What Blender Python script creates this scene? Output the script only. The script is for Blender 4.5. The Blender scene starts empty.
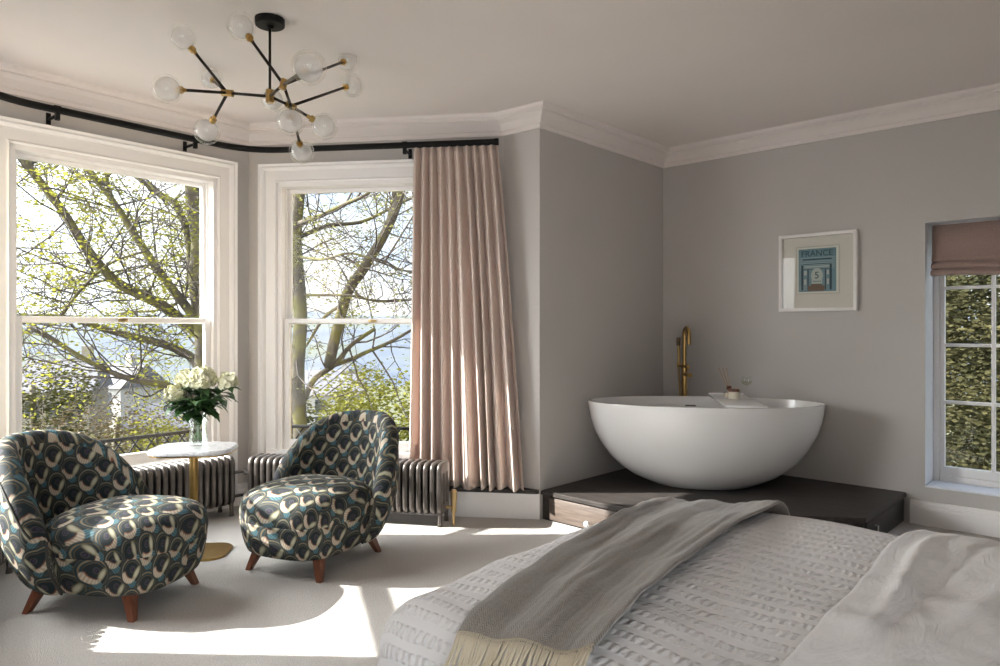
import bpy, bmesh, math, random
from mathutils import Vector, Matrix, noise
sc = bpy.context.scene
COL = sc.collection
random.seed(7)
PI = math.pi
R_ = math.radians

# ------------------------------------------------------------------ helpers
def tag(o, label=None, cat=None, group=None, kind=None):
    if label: o['label'] = label
    if cat: o['category'] = cat
    if group: o['group'] = group
    if kind: o['kind'] = kind
    return o

def empty(name, loc=(0, 0, 0), rz=0.0, parent=None):
    o = bpy.data.objects.new(name, None)
    o.empty_display_size = 0.05
    COL.objects.link(o)
    o.location = loc
    o.rotation_euler = (0, 0, rz)
    if parent: o.parent = parent
    return o

def thing(name, label, cat, loc=(0, 0, 0), rz=0.0, group=None):
    return tag(empty(name, loc, rz), label, cat, group)

def link(name, me, mat=None, parent=None, smooth=True):
    o = bpy.data.objects.new(name, me)
    COL.objects.link(o)
    if mat is not None:
        for m in (mat if isinstance(mat, (list, tuple)) else [mat]):
            me.materials.append(m)
    if smooth:
        for p in me.polygons: p.use_smooth = True
    if parent: o.parent = parent
    return o

def copy_tree(o, parent=None):
    c = o.copy(); COL.objects.link(c)
    if parent: c.parent = parent
    for ch in list(o.children): copy_tree(ch, c)
    return c

class MB:
    """collects geometry for one mesh"""
    def __init__(s):
        s.v = []; s.f = []; s.mi = []; s.uv = {}
    def add(s, vs, fs, mi=0, M=None, uvs=None):
        b = len(s.v)
        for p in vs:
            p = Vector(p)
            if M is not None: p = M @ p
            s.v.append(p)
        for k, f in enumerate(fs):
            s.f.append([i + b for i in f]); s.mi.append(mi)
            if uvs is not None: s.uv[len(s.f) - 1] = uvs[k]
        return s
    def box(s, x0, x1, y0, y1, z0, z1, mi=0, M=None):
        vs = [(x, y, z) for z in (z0, z1) for y in (y0, y1) for x in (x0, x1)]
        fs = [(0, 2, 3, 1), (4, 5, 7, 6), (0, 1, 5, 4), (2, 6, 7, 3), (0, 4, 6, 2), (1, 3, 7, 5)]
        return s.add(vs, fs, mi, M)
    def bbox(s, x0, x1, y0, y1, z0, z1, r=0.004, seg=2, mi=0, M=None):
        bm = bmesh.new()
        bmesh.ops.create_cube(bm, size=1.0)
        for v in bm.verts:
            v.co = Vector(((x0 + x1) / 2 + v.co.x * (x1 - x0), (y0 + y1) / 2 + v.co.y * (y1 - y0), (z0 + z1) / 2 + v.co.z * (z1 - z0)))
        bmesh.ops.bevel(bm, geom=bm.edges[:], offset=r, segments=seg, affect='EDGES', profile=0.5)
        bm.verts.index_update()
        s.add([v.co.copy() for v in bm.verts], [[v.index for v in f.verts] for f in bm.faces], mi, M)
        bm.free(); return s
    def tube(s, pts, rad, n=10, mi=0, cap=True, M=None):
        pts = [Vector(p) for p in pts]
        if not isinstance(rad, (list, tuple)): rad = [rad] * len(pts)
        vs = []; fs = []
        t0 = (pts[1] - pts[0]).normalized()
        up = Vector((0, 0, 1)) if abs(t0.z) < 0.95 else Vector((1, 0, 0))
        nx = t0.cross(up).normalized()
        for i, p in enumerate(pts):
            if i == 0: t = pts[1] - pts[0]
            elif i == len(pts) - 1: t = pts[-1] - pts[-2]
            else: t = (pts[i + 1] - pts[i]).normalized() + (pts[i] - pts[i - 1]).normalized()
            t = t.normalized()
            nx = (nx - t * nx.dot(t))
            nx = nx.normalized() if nx.length > 1e-6 else t.orthogonal().normalized()
            ny = t.cross(nx)
            for k in range(n):
                a = 2 * PI * k / n
                vs.append(p + (nx * math.cos(a) + ny * math.sin(a)) * rad[i])
        for i in range(len(pts) - 1):
            for k in range(n):
                k2 = (k + 1) % n
                fs.append((i * n + k, i * n + k2, (i + 1) * n + k2, (i + 1) * n + k))
        if cap:
            fs.append(tuple(range(n - 1, -1, -1)))
            fs.append(tuple((len(pts) - 1) * n + k for k in range(n)))
        return s.add(vs, fs, mi, M)
    def lathe(s, prof, n=32, mi=0, M=None, sx=1.0, sy=1.0):
        vs = []; fs = []
        for (r, z) in prof:
            for k in range(n):
                a = 2 * PI * k / n
                vs.append((r * math.cos(a) * sx, r * math.sin(a) * sy, z))
        for i in range(len(prof) - 1):
            for k in range(n):
                k2 = (k + 1) % n
                fs.append((i * n + k, i * n + k2, (i + 1) * n + k2, (i + 1) * n + k))
        if prof[0][0] > 1e-5: fs.append(tuple(range(n - 1, -1, -1)))
        if prof[-1][0] > 1e-5: fs.append(tuple((len(prof) - 1) * n + k for k in range(n)))
        return s.add(vs, fs, mi, M)
    def prism(s, poly, z0, z1, mi=0, M=None):
        n = len(poly)
        vs = [(p[0], p[1], z0) for p in poly] + [(p[0], p[1], z1) for p in poly]
        fs = [tuple(range(n - 1, -1, -1)), tuple(range(n, 2 * n))]
        for i in range(n):
            j = (i + 1) % n
            fs.append((i, j, n + j, n + i))
        return s.add(vs, fs, mi, M)
    def grid(s, fn, nu, nv, mi=0, closeu=False, closev=False, uvfn=None):
        vs = []; fs = []; uvs = [] if uvfn else None
        for i in range(nu):
            for j in range(nv):
                vs.append(fn(i, j))
        for i in range(nu if closeu else nu - 1):
            for j in range(nv if closev else nv - 1):
                i2 = (i + 1) % nu; j2 = (j + 1) % nv
                fs.append((i * nv + j, i2 * nv + j, i2 * nv + j2, i * nv + j2))
                if uvfn: uvs.append((uvfn(i, j, j), uvfn(i + 1, j, j), uvfn(i + 1, j + 1, j), uvfn(i, j + 1, j)))
        return s.add(vs, fs, mi, None, uvs)
    def build(s, name, mat=None, parent=None, smooth=True, merge=False, angle=None):
        me = bpy.data.meshes.new(name)
        me.from_pydata([tuple(p) for p in s.v], [], s.f)
        for p, m in zip(me.polygons, s.mi): p.material_index = m
        if s.uv:
            uvl = me.uv_layers.new(name='UVMap')
            for fi, us in s.uv.items():
                for li, u in zip(me.polygons[fi].loop_indices, us):
                    uvl.data[li].uv = u
        bm = bmesh.new(); bm.from_mesh(me)
        if merge: bmesh.ops.remove_doubles(bm, verts=bm.verts[:], dist=1e-5)
        if smooth != 'keep': bmesh.ops.recalc_face_normals(bm, faces=bm.faces[:])
        bm.to_mesh(me); bm.free()
        o = link(name, me, mat, parent, smooth)
        if smooth and angle is not None:
            me.set_sharp_from_angle(angle=R_(angle))
        return o

def curve_mesh(cu):
    o = bpy.data.objects.new('tmp', cu); COL.objects.link(o)
    dg = bpy.context.evaluated_depsgraph_get(); dg.update()
    me = bpy.data.meshes.new_from_object(o.evaluated_get(dg))
    bpy.data.objects.remove(o)
    return me

def flat_curve(loops, extrude, bevel, res=2):
    cu = bpy.data.curves.new('profile', 'CURVE')
    cu.dimensions = '2D'; cu.fill_mode = 'BOTH'
    cu.extrude = extrude; cu.bevel_depth = bevel; cu.bevel_resolution = res
    for lp in loops:
        sp = cu.splines.new('POLY'); sp.points.add(len(lp) - 1)
        for p, q in zip(sp.points, lp): p.co = (q[0], q[1], 0, 1)
        sp.use_cyclic_u = True
    return curve_mesh(cu)

def text_mesh(body, size, extrude=0.0004, align='CENTER'):
    cu = bpy.data.curves.new('text', 'FONT')
    cu.body = body; cu.size = size; cu.extrude = extrude; cu.align_x = align; cu.align_y = 'CENTER'
    return curve_mesh(cu)

# ------------------------------------------------------------------ node expressions
class X:
    tree = None
    def __init__(s, sock): s.s = sock
    @staticmethod
    def m(op, *a, clamp=False):
        n = X.tree.nodes.new('ShaderNodeMath'); n.operation = op; n.use_clamp = clamp
        for i, q in enumerate(a):
            if isinstance(q, X): X.tree.links.new(q.s, n.inputs[i])
            else: n.inputs[i].default_value = q
        return X(n.outputs[0])
    def __add__(s, o): return X.m('ADD', s, o)
    __radd__ = __add__
    def __sub__(s, o): return X.m('SUBTRACT', s, o)
    def __rsub__(s, o): return X.m('SUBTRACT', o, s)
    def __mul__(s, o): return X.m('MULTIPLY', s, o)
    __rmul__ = __mul__
    def __truediv__(s, o): return X.m('DIVIDE', s, o)

class Mat:
    def __init__(s, name, base=(.8, .8, .8), rough=.5, metal=0., **kw):
        s.m = bpy.data.materials.new(name); s.m.use_nodes = True
        s.t = s.m.node_tree; s.n = s.t.nodes; s.l = s.t.links
        s.b = s.n['Principled BSDF']
        s.set('Base Color', (*base, 1)); s.set('Roughness', rough); s.set('Metallic', metal)
        for k, v in kw.items(): s.set(k, v)
        s.co = None
    def set(s, k, v): s.b.inputs[k].default_value = v
    def obj(s, kind='Object'):
        if s.co is None: s.co = s.n.new('ShaderNodeTexCoord')
        return s.co.outputs[kind]
    def noise(s, scale, detail=4, vec=None, rough=.55, out='Fac', distort=0.):
        n = s.n.new('ShaderNodeTexNoise'); n.inputs['Scale'].default_value = scale
        n.inputs['Detail'].default_value = detail; n.inputs['Roughness'].default_value = rough
        n.inputs['Distortion'].default_value = distort
        s.l.new(vec if vec is not None else s.obj(), n.inputs['Vector'])
        return n.outputs[out]
    def mapping(s, scale=(1, 1, 1), rot=(0, 0, 0), kind='Object'):
        n = s.n.new('ShaderNodeMapping'); n.inputs['Scale'].default_value = scale; n.inputs['Rotation'].default_value = rot
        s.l.new(s.obj(kind), n.inputs['Vector']); return n.outputs[0]
    def ramp(s, fac, stops):
        n = s.n.new('ShaderNodeValToRGB'); e = n.color_ramp.elements
        while len(e) < len(stops): e.new(.5)
        for q, (p, c) in zip(e, stops):
            q.position = p; q.color = (*c, 1)
        s.l.new(fac, n.inputs[0]); return n.outputs[0]
    def color(s, sock): s.l.new(sock, s.b.inputs['Base Color']); return s
    def bump(s, h, strength=.3, dist=.005, normal=None):
        n = s.n.new('ShaderNodeBump'); n.inputs['Strength'].default_value = strength; n.inputs['Distance'].default_value = dist
        s.l.new(h, n.inputs['Height'])
        if normal is not None: s.l.new(normal, n.inputs['Normal'])
        s.l.new(n.outputs[0], s.b.inputs['Normal']); return n.outputs[0]
    def mix(s, fac, a, b):
        n = s.n.new('ShaderNodeMix'); n.data_type = 'RGBA'
        for sock, v in ((n.inputs[0], fac), (n.inputs[6], a), (n.inputs[7], b)):
            if isinstance(v, (tuple, list)): sock.default_value = (*v, 1)
            elif isinstance(v, (int, float)): sock.default_value = v
            else: s.l.new(v.s if isinstance(v, X) else v, sock)
        return n.outputs[2]

def noisy(name, c1, c2, scale, rough=.6, bump=0., bdist=.003, detail=4, metal=0., bscale=None, **kw):
    m = Mat(name, c1, rough, metal, **kw)
    f = m.noise(scale, detail)
    m.color(m.ramp(f, [(.3, c1), (.7, c2)]))
    if bump: m.bump(m.noise(bscale or scale, detail), bump, bdist)
    return m.m

def thin_glass(name, tint=(1, 1, 1), refl=.9, rough=0.0, base=.03):
    m = bpy.data.materials.new(name); m.use_nodes = True
    t = m.node_tree; t.nodes.clear()
    out = t.nodes.new('ShaderNodeOutputMaterial'); mx = t.nodes.new('ShaderNodeMixShader')
    tr = t.nodes.new('ShaderNodeBsdfTransparent'); gl = t.nodes.new('ShaderNodeBsdfGlossy')
    tr.inputs[0].default_value = (*tint, 1); gl.inputs[0].default_value = (1, 1, 1, 1); gl.inputs['Roughness'].default_value = rough
    lw = t.nodes.new('ShaderNodeLayerWeight'); lw.inputs['Blend'].default_value = .5
    pw = t.nodes.new('ShaderNodeMath'); pw.operation = 'POWER'; pw.inputs[1].default_value = 3.5
    ml = t.nodes.new('ShaderNodeMath'); ml.operation = 'MULTIPLY_ADD'; ml.inputs[1].default_value = refl; ml.inputs[2].default_value = base
    t.links.new(lw.outputs['Facing'], pw.inputs[0]); t.links.new(pw.outputs[0], ml.inputs[0]); t.links.new(ml.outputs[0], mx.inputs[0])
    t.links.new(tr.outputs[0], mx.inputs[1]); t.links.new(gl.outputs[0], mx.inputs[2])
    t.links.new(mx.outputs[0], out.inputs[0])
    return m

# ------------------------------------------------------------------ materials
M = {}
def paint(name, c, bump=.06):
    m = Mat(name, c, .85)
    f = m.noise(1.5, 3)
    m.color(m.ramp(f, [(.3, tuple(x * .97 for x in c)), (.7, c)]))
    m.bump(m.noise(180, 3), bump, .002)
    return m.m
M['wall'] = paint('wall_paint', (.515, .488, .466))
M['ceil'] = paint('ceiling_paint', (.80, .735, .705))
M['trim'] = Mat('white_gloss_trim', (.85, .83, .82), .38).m
M['reveal'] = Mat('white_reveal_paint', (.74, .76, .80), .6).m
M['stone'] = noisy('bath_stone', (.42, .31, .18), (.56, .44, .28), 9, .9, .3, .01)
m = Mat('wool_carpet', (.5, .47, .44), .95)
m.color(m.ramp(m.noise(160, 5), [(.3, (.46, .43, .40)), (.7, (.67, .635, .60))]))
m.bump(m.noise(230, 4), .9, .012); M['carpet'] = m.m
m = Mat('dark_stained_oak', (.05, .04, .035), .48, **{'Specular IOR Level': .3})
gr = m.noise(6, 6, m.mapping((.6, 9, 9)))
m.color(m.ramp(gr, [(.3, (.020, .017, .0155)), (.7, (.052, .044, .040))])); m.bump(gr, .12, .003); M['oak'] = m.m
m = Mat('oak_panel', (.1, .07, .05), .42)
gr = m.noise(5, 6, m.mapping((1.0, 8, 12)))
m.color(m.ramp(gr, [(.3, (.06, .044, .036)), (.7, (.125, .095, .078))])); M['oak_panel'] = m.m
M['bath'] = Mat('white_bath_resin', (.75, .735, .725), .22, **{'Coat Weight': .4, 'Coat Roughness': .06}).m
M['brass'] = noisy('brushed_brass', (.42, .27, .095), (.49, .33, .125), 30, .28, metal=1.)
M['brass_pale'] = Mat('antique_brass', (.55, .40, .20), .3, 1.).m
M['black'] = Mat('black_metal', (.006, .0055, .0055), .55, .0, **{'Specular IOR Level': .2}).m
M['brown_metal'] = Mat('dark_bronze_rod', (.022, .013, .010), .4, .5).m
M['pewter'] = noisy('pewter_radiator_paint', (.11, .096, .088), (.145, .127, .116), 14, .3, .05, .002, metal=.55)
M['marble'] = None
m = Mat('white_marble', (.7, .7, .71), .22)
v = m.noise(4.5, 8, None, .6, 'Fac', 2.2)
m.color(m.ramp(v, [(.3, (.62, .62, .64)), (.46, (.74, .74, .75)), (.5, (.48, .48, .51)), (.54, (.76, .76, .77)), (.8, (.66, .66, .68))])); M['marble'] = m.m
m = Mat('walnut_leg', (.12, .04, .02), .35)
gr = m.noise(9, 5, m.mapping((6, 6, 1)))
m.color(m.ramp(gr, [(.3, (.085, .026, .013)), (.7, (.17, .06, .03))])); M['walnut'] = m.m
m = Mat('pink_linen', (.55, .40, .34), .9, **{'Sheen Weight': .3})
m.color(m.ramp(m.noise(250, 3, m.mapping((1, 1, .25))), [(.3, (.70, .575, .505)), (.7, (.80, .68, .605))]))
m.bump(m.noise(600, 2, m.mapping((1, 1, .3))), .2, .001)
# a little daylight comes through the cloth
tl = m.n.new('ShaderNodeBsdfTranslucent'); tl.inputs[0].default_value = (.66, .53, .47, 1)
mxs = m.n.new('ShaderNodeMixShader'); mxs.inputs[0].default_value = .25
o_ = m.n['Material Output']
m.l.new(m.b.outputs[0], mxs.inputs[1]); m.l.new(tl.outputs[0], mxs.inputs[2]); m.l.new(mxs.outputs[0], o_.inputs[0])
M['curtain'] = m.m
m = Mat('rose_brown_linen', (.27, .18, .15), .9, **{'Sheen Weight': .2})
m.color(m.ramp(m.noise(120, 4, m.mapping((1, 1, 2))), [(.3, (.27, .18, .155)), (.7, (.36, .255, .22))]))
m.bump(m.noise(300, 2), .3, .002); M['blind'] = m.m
M['glass'] = thin_glass('window_glass', (.97, .985, .98), .45, base=.012)
M['clear'] = thin_glass('clear_glass', (.97, .98, .975), .6, base=.035)
M['globe'] = thin_glass('globe_glass', (.985, .985, .98), .55, base=.04)
M['water'] = thin_glass('vase_water', (.9, .95, .9), .6)
m = Mat('frosted_bulb', (.86, .83, .80), .6)
tr_ = m.n.new('ShaderNodeBsdfTransparent'); mxs = m.n.new('ShaderNodeMixShader'); mxs.inputs[0].default_value = .60; o_ = m.n['Material Output']
m.l.new(m.b.outputs[0], mxs.inputs[1]); m.l.new(tr_.outputs[0], mxs.inputs[2]); m.l.new(mxs.outputs[0], o_.inputs[0])
M['frost'] = m.m

SUN_E = 19.0; SKY_E = 1.25; GLOW = 18.0; FILL_LOBE = 1.5; EXPO = 0.4

# peacock-feather upholstery: scalloped fans with cream petals, navy eyes, rust and teal
def feather_material():
    mm = Mat('feather_print_velvet', (.05, .06, .06), .75)
    mm.set('Specular IOR Level', .2)
    X.tree = mm.t
    sep = mm.n.new('ShaderNodeSeparateXYZ'); mm.l.new(mm.obj('UV'), sep.inputs[0])
    U = X(sep.outputs[0]); V = X(sep.outputs[1])
    wob = X(mm.noise(7, 2, mm.obj('UV')))
    def cell(du, dv):
        v = V / .152 + dv
        u = U / .186 + du
        x = X.m('FRACT', u) - .5
        y = X.m('FRACT', v) - .5
        x = x + (wob - .5) * .06
        return x * 1.26, y * 1.04
    def circ(x, y, cx, cy, r, k=26., sx=1., sy=1.):
        dx = (x - cx) * (1 / sx); dy = (y - cy) * (1 / sy)
        d = X.m('SQRT', dx * dx + dy * dy)
        return X.m('MULTIPLY', (r - d), k, clamp=True)
    def ell(x, y, cx, cy, a, b, ang, k=16.):
        c, s = math.cos(ang), math.sin(ang)
        dx = x - cx; dy = y - cy
        p = (dx * c + dy * s) * (1 / a); q = (dy * c - dx * s) * (1 / b)
        d = X.m('SQRT', p * p + q * q)
        return X.m('MULTIPLY', (1. - d), k * min(a, b), clamp=True)
    # ground: dark bronze and teal streaks
    w1 = X(mm.noise(11, 3, mm.obj('UV'), .6, 'Fac', 2.5))
    base = mm.ramp(w1.s, [(.34, (.012, .011, .009)), (.42, (.04, .03, .017)), (.47, (.012, .015, .016)), (.53, (.03, .065, .08)), (.57, (.012, .014, .014)), (.62, (.10, .08, .05)), (.66, (.014, .018, .02)), (.76, (.04, .075, .09))])
    def motif(col, du, dv, dim=1.):
        x, y = cell(du, dv)
        arch = circ(x, y, 0., .02, .47, 26., 1., 1.15)
        d = X.m('SQRT', x * x + (y - .02) * (y - .02) * .76)
        rings = X.m('SINE', d * 72.)
        ringc = mm.mix(X.m('MULTIPLY', rings + .2, 1.2, clamp=True), (.015, .030, .036), (.07, .053, .029))
        col = mm.mix(arch, col, ringc)
        col = mm.mix(circ(x, y, 0., -.02, .325, 26., 1., 1.15), col, (.012, .017, .02))
        lite = circ(x, y, 0., .02, .40, 30., 1., 1.15) - circ(x, y, 0., .005, .378, 30., 1., 1.15)
        col = mm.mix(X.m('MULTIPLY', lite, X.m('MULTIPLY', (y - x * .5 - .02), 5., clamp=True), clamp=True), col, (.17 * dim, .14 * dim, .09 * dim))
        # teal pool lower left
        teal = mm.mix(X.m('MULTIPLY', X.m('SINE', (x + y) * 60.) + .6, .8, clamp=True), (.025, .065, .082), (.06, .125, .145))
        col = mm.mix(circ(x, y, .02, -.36, .17), col, teal)
        low = X.m('MULTIPLY', (.17 + x * .35 - y), 14., clamp=True)
        # rust arc
        rust = circ(x, y, -.02, .05, .285) - circ(x, y, .02, .075, .275)
        col = mm.mix(X.m('MULTIPLY', rust, low, clamp=True), col, (.17 * dim, .065 * dim, .035 * dim))
        # eye
        col = mm.mix(circ(x, y, .03, .10, .125), col, (.06 * dim, .055 * dim, .055 * dim))
        col = mm.mix(circ(x, y, .03, .10, .10), col, (.016, .014, .026))
        col = mm.mix(circ(x, y, .02, .11, .045), col, (.05 * dim, .042 * dim, .07 * dim))
        # cream crescent
        cr = circ(x, y, -.10, -.085, .29) - circ(x, y, -.01, .055, .275)
        tone = mm.mix(X.m('MULTIPLY', X.m('SINE', (x - y * .4) * 70.) + .5, .7, clamp=True), (.31 * dim, .25 * dim, .19 * dim), (.43 * dim, .375 * dim, .295 * dim))
        col = mm.mix(X.m('MULTIPLY', cr, low, clamp=True), col, tone)
        # pale sage petal leaning right
        col = mm.mix(ell(x, y, .185, -.03, .125, .31, -.55), col, (.13, .11, .055))
        col = mm.mix(ell(x, y, .185, -.03, .098, .275, -.55), col, (.35 * dim, .335 * dim, .25 * dim))
        return col
    col = motif(base, 0., 0., .85)
    col = motif(col, .5, .5)
    mm.color(col)
    mm.bump(mm.noise(500, 2, mm.obj('UV')), .15, .001)
    return mm.m
M['feather'] = feather_material()
M['piping'] = Mat('dark_piping', (.03, .028, .024), .7).m

def seersucker():
    mm = Mat('puckered_white_cotton', (.73, .715, .715), .9, **{'Sheen Weight': .15})
    X.tree = mm.t
    sep = mm.n.new('ShaderNodeSeparateXYZ'); mm.l.new(mm.obj('UV'), sep.inputs[0])
    U = X(sep.outputs[0]); V = X(sep.outputs[1])
    nz = X(mm.noise(14, 3, mm.obj('UV')))
    nz2 = X(mm.noise(60, 2, mm.obj('UV')))
    band = X.m('SINE', V * (2 * PI / .052) + (nz - .5) * 2.2)
    mask = X.m('MULTIPLY', band + .35, 1.6, clamp=True)
    col2 = X.m('SINE', U * (2 * PI / .022) + (nz - .5) * 9. + (nz2 - .5) * 3.)
    h = mask * (col2 * .5 + .5) * (nz * 1.6)
    h = h + X(mm.noise(300, 2, mm.obj('UV'))) * .05
    mm.bump(h.s, .8, .0065)
    return mm.m
M['seersucker'] = seersucker()
m = Mat('white_linen', (.77, .755, .75), .92, **{'Sheen Weight': .15})
nb_ = m.bump(m.noise(420, 3), .25, .0015); m.bump(m.noise(7, 5, m.mapping((1.6, .6, 1)), .6, 'Fac', 1.2), .55, .02, nb_); M['linen'] = m.m
m = Mat('grey_wool', (.3, .27, .24), .95, **{'Sheen Weight': .35})
X.tree = m.t
sep = m.n.new('ShaderNodeSeparateXYZ'); m.l.new(m.obj('UV'), sep.inputs[0])
zz = X.m('PINGPONG', X(sep.outputs[0]), .012)
hb = X.m('SINE', (X(sep.outputs[1]) + zz) * (2 * PI / .007))
f = X.m('MULTIPLY', hb * .35 + X(m.noise(90, 4, m.obj('UV'))), 1., clamp=True)
m.color(m.ramp(f.s, [(.2, (.15, .13, .112)), (.8, (.285, .255, .225))])); m.bump(f.s, .35, .002); M['wool'] = m.m
M['fringe'] = Mat('cream_wool_fringe', (.62, .55, .42), .95).m
M['mattress'] = Mat('mattress_ticking', (.6, .58, .55), .9).m
M['bed_base'] = noisy('bed_base_linen', (.3, .28, .26), (.36, .34, .31), 60, .9)

# ------------------------------------------------------------------ the room shell
CEIL = 2.80
E_ = Vector((-4.98, 2.60)); F_ = Vector((-3.40, 3.70)); D_ = Vector((-3.083, 3.72)); C_ = Vector((-3.083, 5.366))
G_ = E_ + Vector((.06, -.998)).normalized() * 1.76
dC = Vector((.86, -.51)).normalized()
H_ = G_ + dC * 1.93
I_ = Vector((-3.083, H_.y - .02))
XR = .78; YB = -2.55; YR = 5.366
J_ = Vector((-3.083, YB)); K_ = Vector((XR, YB)); L_ = Vector((XR, YR))

def local(p0, p1):
    d = (p1 - p0).normalized()
    rz = math.atan2(d.y, d.x)
    return rz, (p1 - p0).length

def wall(name, p0, p1, thick, openings=(), z0=0., z1=CEIL, mats=None, e0=0., e1=0.):
    """wall whose inner face runs p0->p1, outside on the left of travel; openings (s0,s1,z0,z1)"""
    rz, Ln = local(p0, p1)
    xs = sorted(set([-e0, Ln + e1] + [q for o in openings for q in o[:2]]))
    zs = sorted(set([z0, z1] + [q for o in openings for q in o[2:]]))
    solid = {}
    for i in range(len(xs) - 1):
        for k in range(len(zs) - 1):
            cx, cz = (xs[i] + xs[i + 1]) / 2, (zs[k] + zs[k + 1]) / 2
            solid[i, k] = not any(o[0] < cx < o[1] and o[2] < cz < o[3] for o in openings)
    b = MB()
    for (i, k), on in solid.items():
        if not on: continue
        x0, x1, a, c = xs[i], xs[i + 1], zs[k], zs[k + 1]
        b.add([(x0, 0, a), (x1, 0, a), (x1, 0, c), (x0, 0, c)], [(0, 1, 2, 3)], 0)
        b.add([(x0, thick, a), (x1, thick, a), (x1, thick, c), (x0, thick, c)], [(3, 2, 1, 0)], 1)
        for (di, dk, vs) in ((-1, 0, [(x0, 0, a), (x0, thick, a), (x0, thick, c), (x0, 0, c)]), (1, 0, [(x1, 0, a), (x1, thick, a), (x1, thick, c), (x1, 0, c)]),
                             (0, -1, [(x0, 0, a), (x1, 0, a), (x1, thick, a), (x0, thick, a)]), (0, 1, [(x0, 0, c), (x1, 0, c), (x1, thick, c), (x0, thick, c)])):
            if not solid.get((i + di, k + dk), False):
                b.add(vs, [(0, 1, 2, 3)], 1)
    o = b.build(name, mats or [M['wall'], M['stone']], None, smooth=False, merge=True)
    o.location = (p0.x, p0.y, 0); o.rotation_euler = (0, 0, rz)
    return tag(o, kind='structure')

LA = 1.76; LB = (F_ - E_).length; LC = 1.93
WA = (LA - 1.53, LA - .25, .40, 2.385)      # window in the bay's middle face
WB = (.23, LB - .25, .40, 2.385)
WC = (.27, LC - .06, .40, 2.385)
WR = (1.958, 2.914, .25, 2.005)               # the small window in the right wall (s measured from the corner)
BW = (.12, 1.32, .2, 2.5); HW = (4.95, 7.6, .1, 2.5)  # openings for the added fill windows, out of view
wall('wall_bay_centre', G_, E_, .17, [WA], e0=.05, e1=.05)
wall('wall_bay_right', E_, F_, .24, [WB], e0=.05, e1=.1)
wall('wall_bay_left', H_, G_, .17, [WC], e0=.1, e1=.05)
wall('wall_bay_return', F_, D_, .35, e0=.06)
wall('wall_alcove', D_, C_, .5, e1=.3)
wall('wall_right', C_, L_, .36, [WR], mats=[M['wall'], M['reveal']], e0=.3, e1=.3)
wall('wall_bay_left_return', I_, H_, .35, e1=.06)
wall('wall_left', J_, I_, .35, e0=.3)
wall('wall_back', K_, J_, .3, [BW], e0=.3, e1=.3)
wall('wall_headboard', L_, K_, .3, [HW], e0=.3, e1=.3)

outer = [(XR + .3, YB - .3), (XR + .3, YR + .3), (-3.3, YR + .3), (-3.5, 4.05), (F_.x - .1, F_.y + .22), (E_.x - .1, E_.y + .22), (E_.x - .17, E_.y), (G_.x - .17, G_.y - .02), (G_.x - .08, G_.y - .15), (H_.x - .1, H_.y - .2), (-3.4, H_.y - .3), (-3.4, YB - .3)]
tag(MB().prism(outer, -.12, 0).build('floor', M['carpet'], smooth=False), kind='structure')
tag(MB().prism(outer, CEIL, CEIL + .12).build('ceiling', M['ceil'], smooth=False), kind='structure')

ring = [D_, C_, L_, K_, J_, I_, H_, G_, E_, F_]           # counter-clockwise is not needed: inward normals are found below
def sweep(pts, prof, name, mat, closed=False):
    """moulding along a polyline; prof points (inward offset, z)"""
    n = len(pts); b = MB(); rows = []
    for i in range(n):
        p = pts[i]
        a = pts[i - 1] if (closed or i > 0) else None
        c = pts[(i + 1) % n] if (closed or i < n - 1) else None
        ns = []
        for q0, q1 in ((a, p), (p, c)):
            if q0 is None or q1 is None: continue
            d = (q1 - q0).normalized(); ns.append(Vector((d.y, -d.x)))   # right of travel
        if len(ns) == 2:
            bis = (ns[0] + ns[1]).normalized(); k = 1 / max(.3, bis.dot(ns[0]))
        else: bis, k = ns[0], 1
        rows.append([(p.x + bis.x * o * k, p.y + bis.y * o * k, z) for o, z in prof])
    m_ = len(prof)
    vs = [q for r in rows for q in r]; fs = []
    for i in range(n if closed else n - 1):
        for j in range(m_):
            i2, j2 = (i + 1) % n, (j + 1) % m_
            fs.append((i * m_ + j, i2 * m_ + j, i2 * m_ + j2, i * m_ + j2))
    if not closed:
        fs.append(tuple(range(m_))); fs.append(tuple((n - 1) * m_ + j for j in range(m_ - 1, -1, -1)))
    o = b.add(vs, fs).build(name, mat, None, smooth=False)
    return tag(o, kind='structure')

cor = [(0, 2.67), (.018, 2.67), (.022, 2.685), (.022, 2.697), (.034, 2.70), (.044, 2.715), (.062, 2.738), (.085, 2.753), (.10, 2.758), (.10, 2.768), (.115, 2.772), (.128, 2.782), (.135, 2.80), (0, 2.80)]
sweep([D_, C_, L_, K_, J_, I_, H_, G_, E_, F_], cor, 'trim_cornice', M['ceil'], closed=True)
bb = [(0, 0), (.024, 0), (.024, .105), (.019, .112), (.019, .128), (.012, .135), (.010, .152), (0, .158)]
sweep([Vector((-1.21, YR)), L_, K_, J_, I_], bb, 'baseboard_room', M['trim'])
sweep([H_, G_, E_], bb, 'baseboard_bay', M['trim'])

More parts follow.
